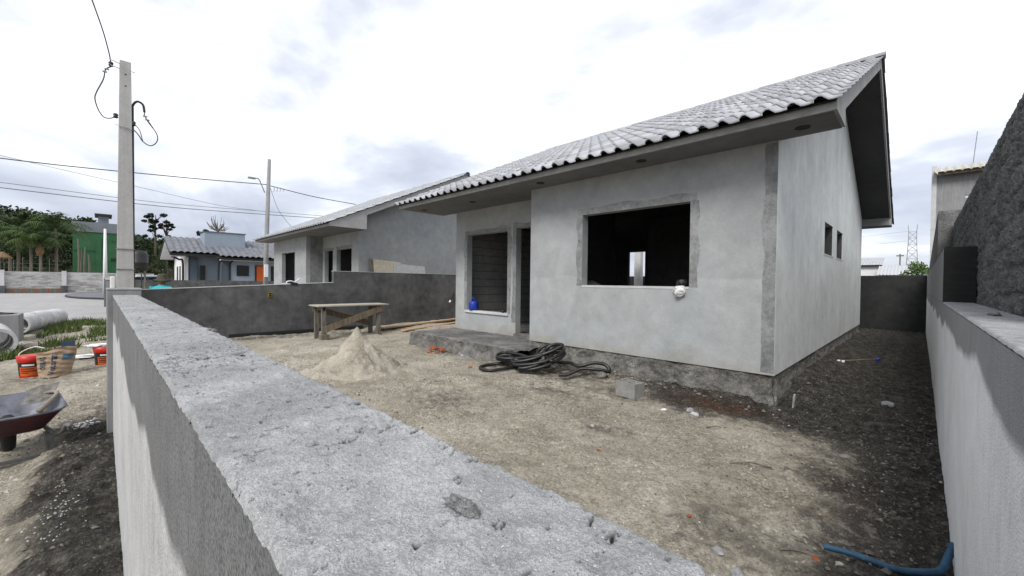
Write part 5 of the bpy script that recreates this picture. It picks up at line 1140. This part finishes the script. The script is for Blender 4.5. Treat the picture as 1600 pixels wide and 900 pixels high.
patch(.38, .88, .60, .78, 'bagblue', 'print_panel'); patch(-.85, .9, .0, .035, 'navy', 'print_band')
fl_ = []
for z_, x_ in ((.445, -.03), (.55, -.05)):
    fl_ += [(x_, .07, z_), (x_, .22, z_), (x_-.02, .22, z_), (x_-.02, .07, z_)]
MB().add(fl_, [(0, 1, 5, 4), (2, 3, 7, 6), (4, 5, 6, 7), (1, 2, 6, 5), (3, 0, 4, 7)]).build('top_flap', M['navy'], cbag, keep=False)

# wheelbarrow with a shovel in it
wbx, wby = -5.60, -.56; wz = g(wbx, wby)-.02
wbw = thing('wheelbarrow', (wbx, wby, wz), 'maroon steel wheelbarrow with grey tray standing left of the front wall', 'wheelbarrow', R(-80))
# local: +y is the handle end, -y the wheel end
nu, nv = 25, 11; V = []; 
def tray(u, v, k):
    """u round the rim angle, v 0 bottom .. 1 rim"""
    c_, s_ = math.cos(u), math.sin(u); ex = (abs(c_)**.55)*math.copysign(1, c_); ey = (abs(s_)**.55)*math.copysign(1, s_)
    a = (.19+.11*v)*k; b = (.24+.20*v)*k
    return (ex*a, ey*b+(.04*v), .27+.17*v+(.02*v if s_ > 0 else .05*v))
for off, mt_, nm in ((1.0, 'barrowred', 'tray_outside'), (.975, 'barrowtray', 'tray_inside')):
    n = 48; V = []; Fc = []
    for j in range(7):
        for i in range(n):
            p = tray(2*math.pi*i/n, j/6, off); V.append((p[0], p[1], p[2]+(.006 if off < 1 else 0)))
    for j in range(6): Fc += [(j*n+i, j*n+(i+1) % n, (j+1)*n+(i+1) % n, (j+1)*n+i) for i in range(n)]
    Fc.append(tuple(range(n))); mesh(nm, V, Fc, M[mt_], wbw, True, keep=False)
rim = [tray(2*math.pi*i/48, 1, 1.0) for i in range(49)]; MB().tube([(x, y, z+.004) for x, y, z in rim], .010, 6).build('rim', M['barrowtray'], wbw, True, keep=False)
for s_ in (-1, 1):
    MB().tube(catmull([(s_*.05, -.50, .20), (s_*.17, -.15, .24), (s_*.20, .22, .25), (s_*.23, .38, .25), (s_*.25, .45, .28), (s_*.26, .52, .34), (s_*.27, .62, .355)], 5), .017, 8).build('handle', M['barrowframe'], wbw, True, keep=False)
    MB().bar((s_*.19, .22, .25), (s_*.21, .28, .0), .05, .035).build('leg', M['barrowframe'], wbw, keep=False)
MB().bar((-.21, .275, .06), (.21, .275, .06), .03, .025).build('leg_crossbar', M['barrowframe'], wbw, keep=False)
w = MB().lathe([(.10, -.035), (.15, -.045), (.17, -.02), (.17, .02), (.15, .045), (.10, .035)], 24).build('wheel', M['black'], wbw, True, keep=False); w.rotation_euler = (0, R(90), 0); w.location = (0, -.30, .17)
h_ = MB().lathe([(0, -.03), (.10, -.03), (.10, .03), (0, .03)], 18).build('rim', M['barrowframe'], w, True, keep=False)
sv = thing('shovel', (-5.75, -.38, wz+.3), 'mortar crusted shovel resting in the wheelbarrow tray', 'shovel')
V = []; n = 9
for i in range(n):
    for j in range(n):
        u = -1+2*i/(n-1); v = -1+2*j/(n-1); w_ = .105*(1-.2*max(0, -v)**2)     # blade: v along its length, pointing away
        p_ = Vector((-5.66, -.40, .385)) + Vector((.35, .62, .12))*(.15*v) + Vector((-.70, .30, .62))*(w_*u) + Vector((.5, 0, .5))*(-.04*(1-u*u)+.012*math.sin(5*v+3*u))
        V.append(tuple(p_))
mesh('blade', V, [(i*n+j, (i+1)*n+j, (i+1)*n+j+1, i*n+j+1) for i in range(n-1) for j in range(n-1)], M['shovel'], sv, True)
MB().tube(catmull([(-5.68, -.37, .385), (-5.58, -.30, .405), (-5.45, -.285, .40), (-5.28, -.32, .375), (-5.12, -.36, .35)], 5), [.011+.0006*k for k in range(21)], 9).build('handle', M['handle'], sv, True)

# splash of white lime on the dark soil
lm = MB(); rr = random.Random(77)
V, Fc = [], []
for k in range(130):
    x = -6.15+rr.gauss(0, .14); y = -.13+rr.gauss(0, .05); s = rr.uniform(.004, .016); v_, f_ = lumpy((x, y, g(x, y)+.002), (s*1.4, s, .006), 700+k, 1, .4); k0 = len(V); V += v_; Fc += [[i+k0 for i in f] for f in f_]
tag(mesh('lime_splash', V, Fc, M['stain'], kind='stuff'), 'white lime splash on the dark soil by the wall foot', 'lime')
V, Fc = [], []
for k in range(110):
    x = -3.75+rr.gauss(0, .28); y = -.19+rr.gauss(0, .06); s = rr.uniform(.003, .008); v_, f_ = lumpy((x, y, g(x, y)+.004), (s, s*.8, s*.6), 800+k, 1, .4); k0 = len(V); V += v_; Fc += [[i+k0 for i in f] for f in f_]
tag(mesh('white_grit', V, Fc, M['stonewhite'], kind='stuff'), 'pale gravel scattered on the dark soil below the wheelbarrow', 'gravel')

# ================================================================== the worker behind the boundary wall
pr = thing('person', (-13.0, 1.0, .0), 'person in turquoise shirt and olive bucket hat bending behind the boundary wall', 'person', R(75))
J = {'pel': (0, 0, .82), 'wst': (0, .03, .98), 'chs': (0, .12, 1.16), 'nck': (0, .17, 1.27), 'hed': (0, .20, 1.36),
     'sl': (-.17, .12, 1.20), 'el': (-.22, .24, .98), 'wl': (-.16, .42, .92), 'sr': (.17, .12, 1.20), 'er': (.22, .24, .98), 'wr': (.16, .42, .92),
     'hl': (-.09, 0, .80), 'kl': (-.11, .07, .44), 'al': (-.12, 0, .08), 'tl': (-.12, .13, .03), 'hr': (.09, 0, .80), 'kr': (.11, .05, .44), 'ar': (.12, -.04, .08), 'tr': (.12, .10, .03)}
for s_ in ('l', 'r'):
    q = -1 if s_ == 'l' else 1; wx_, wy_, wz_ = J['w'+s_]
    for k in range(5): 
        b_ = (wx_+q*(-.03+.02*k), wy_+.07, wz_-.02-(.01 if k in (0, 4) else 0)) if k else (wx_-q*.04, wy_+.03, wz_)
        J['f%s%da' % (s_, k)] = b_; J['f%s%db' % (s_, k)] = (b_[0], b_[1]+.03, b_[2]-.02); J['f%s%dc' % (s_, k)] = (b_[0], b_[1]+.045, b_[2]-.045)
E_ = [('pel', 'wst'), ('wst', 'chs'), ('chs', 'nck'), ('nck', 'hed')]
for s_ in ('l', 'r'):
    E_ += [('chs', 's'+s_), ('s'+s_, 'e'+s_), ('e'+s_, 'w'+s_), ('pel', 'h'+s_), ('h'+s_, 'k'+s_), ('k'+s_, 'a'+s_), ('a'+s_, 't'+s_)]
    for k in range(5): E_ += [('w'+s_, 'f%s%da' % (s_, k)), ('f%s%da' % (s_, k), 'f%s%db' % (s_, k)), ('f%s%db' % (s_, k), 'f%s%dc' % (s_, k))]
RAD = {'pel': .13, 'wst': .125, 'chs': .135, 'nck': .055, 'hed': .06, 's': .065, 'e': .045, 'w': .03, 'h': .09, 'k': .06, 'a': .042, 't': .035, 'f': .009}
keys = list(J); me = bpy.data.meshes.new('body'); me.from_pydata([J[k] for k in keys], [(keys.index(a), keys.index(b)) for a, b in E_], []); body = bpy.data.objects.new('body', me); link(body, pr, False)
skm = body.modifiers.new('skin', 'SKIN'); sb = body.modifiers.new('sub', 'SUBSURF'); sb.levels = 1; sb.render_levels = 2
for i, k in enumerate(keys):
    r_ = RAD.get(k) or RAD[k[0]]; me.skin_vertices[0].data[i].radius = (r_, r_); me.skin_vertices[0].data[i].use_root = (k == 'pel')
def clothmat():
    mt, t, b = newmat('worker_clothes'); sp_ = t.nodes.new('ShaderNodeSeparateXYZ'); t.links.new(t.nodes.new('ShaderNodeTexCoord').outputs['Object'], sp_.inputs[0])
    n = noise(t, vec(t, True), 14, 4); sh_ = mixc(t, n, (.012, .30, .34), (.03, .50, .55))
    c = mixc(t, mth(t, 'GREATER_THAN', sp_.outputs[2], .88), (.035, .035, .04), sh_); c = mixc(t, mth(t, 'GREATER_THAN', sp_.outputs[2], 1.285), c, (.28, .16, .11)); c = mixc(t, mth(t, 'GREATER_THAN', sp_.outputs[1], .33), c, (.28, .16, .11)); c = mixc(t, mth(t, 'LESS_THAN', sp_.outputs[2], .09), c, (.05, .035, .025))
    t.links.new(c, b.inputs['Base Color']); b.inputs['Roughness'].default_value = .8; bump(t, b, n, .4, .01); return mt
me.materials.append(clothmat())
hd = MB().lathe([(0, -.115), (.045, -.11), (.07, -.07), (.083, 0), (.086, .05), (.07, .1), (.035, .125), (0, .13)], 20, (0, .205, 1.40)).build('head', M['skin'], pr, True, keep=False)
V, Fc = lumpy((0, .295, 1.385), (.013, .02, .02), 901, 1, .1); mesh('nose', V, Fc, M['skin'], hd, True, keep=False)
for s_ in (-1, 1):
    for nm, c_, sz, mt_ in (('ear', (s_*.087, .20, 1.385), (.012, .02, .032), 'skin'), ('eye', (s_*.032, .278, 1.405), (.012, .008, .008), 'white')):
        V, Fc = lumpy(c_, sz, 902, 1, .05); o = mesh(nm, V, Fc, M[mt_], hd, True, keep=False)
V, Fc = lumpy((0, .282, 1.345), (.028, .008, .007), 903, 1, .05); mesh('mouth', V, Fc, M['brick'], hd, True, keep=False)
ht = MB(); n = 28
prof = [(0, .165), (.075, .16), (.095, .13), (.105, .045), (.125, .03), (.19, -.015), (.185, -.02), (.10, .03)]
Vh = []
for r_, z_ in prof:
    for k in range(n):
        a = 2*math.pi*k/n; wv_ = .022*math.sin(a*2+.6)*max(0, (r_-.10)/.09); Vh.append((r_*math.cos(a), .205+r_*math.sin(a), 1.40+z_+wv_))
ht.add(Vh, [(i*n+k, i*n+(k+1) % n, (i+1)*n+(k+1) % n, (i+1)*n+k) for i in range(len(prof)-1) for k in range(n)]).build('bucket_hat', M['hat'], pr, True, keep=False)
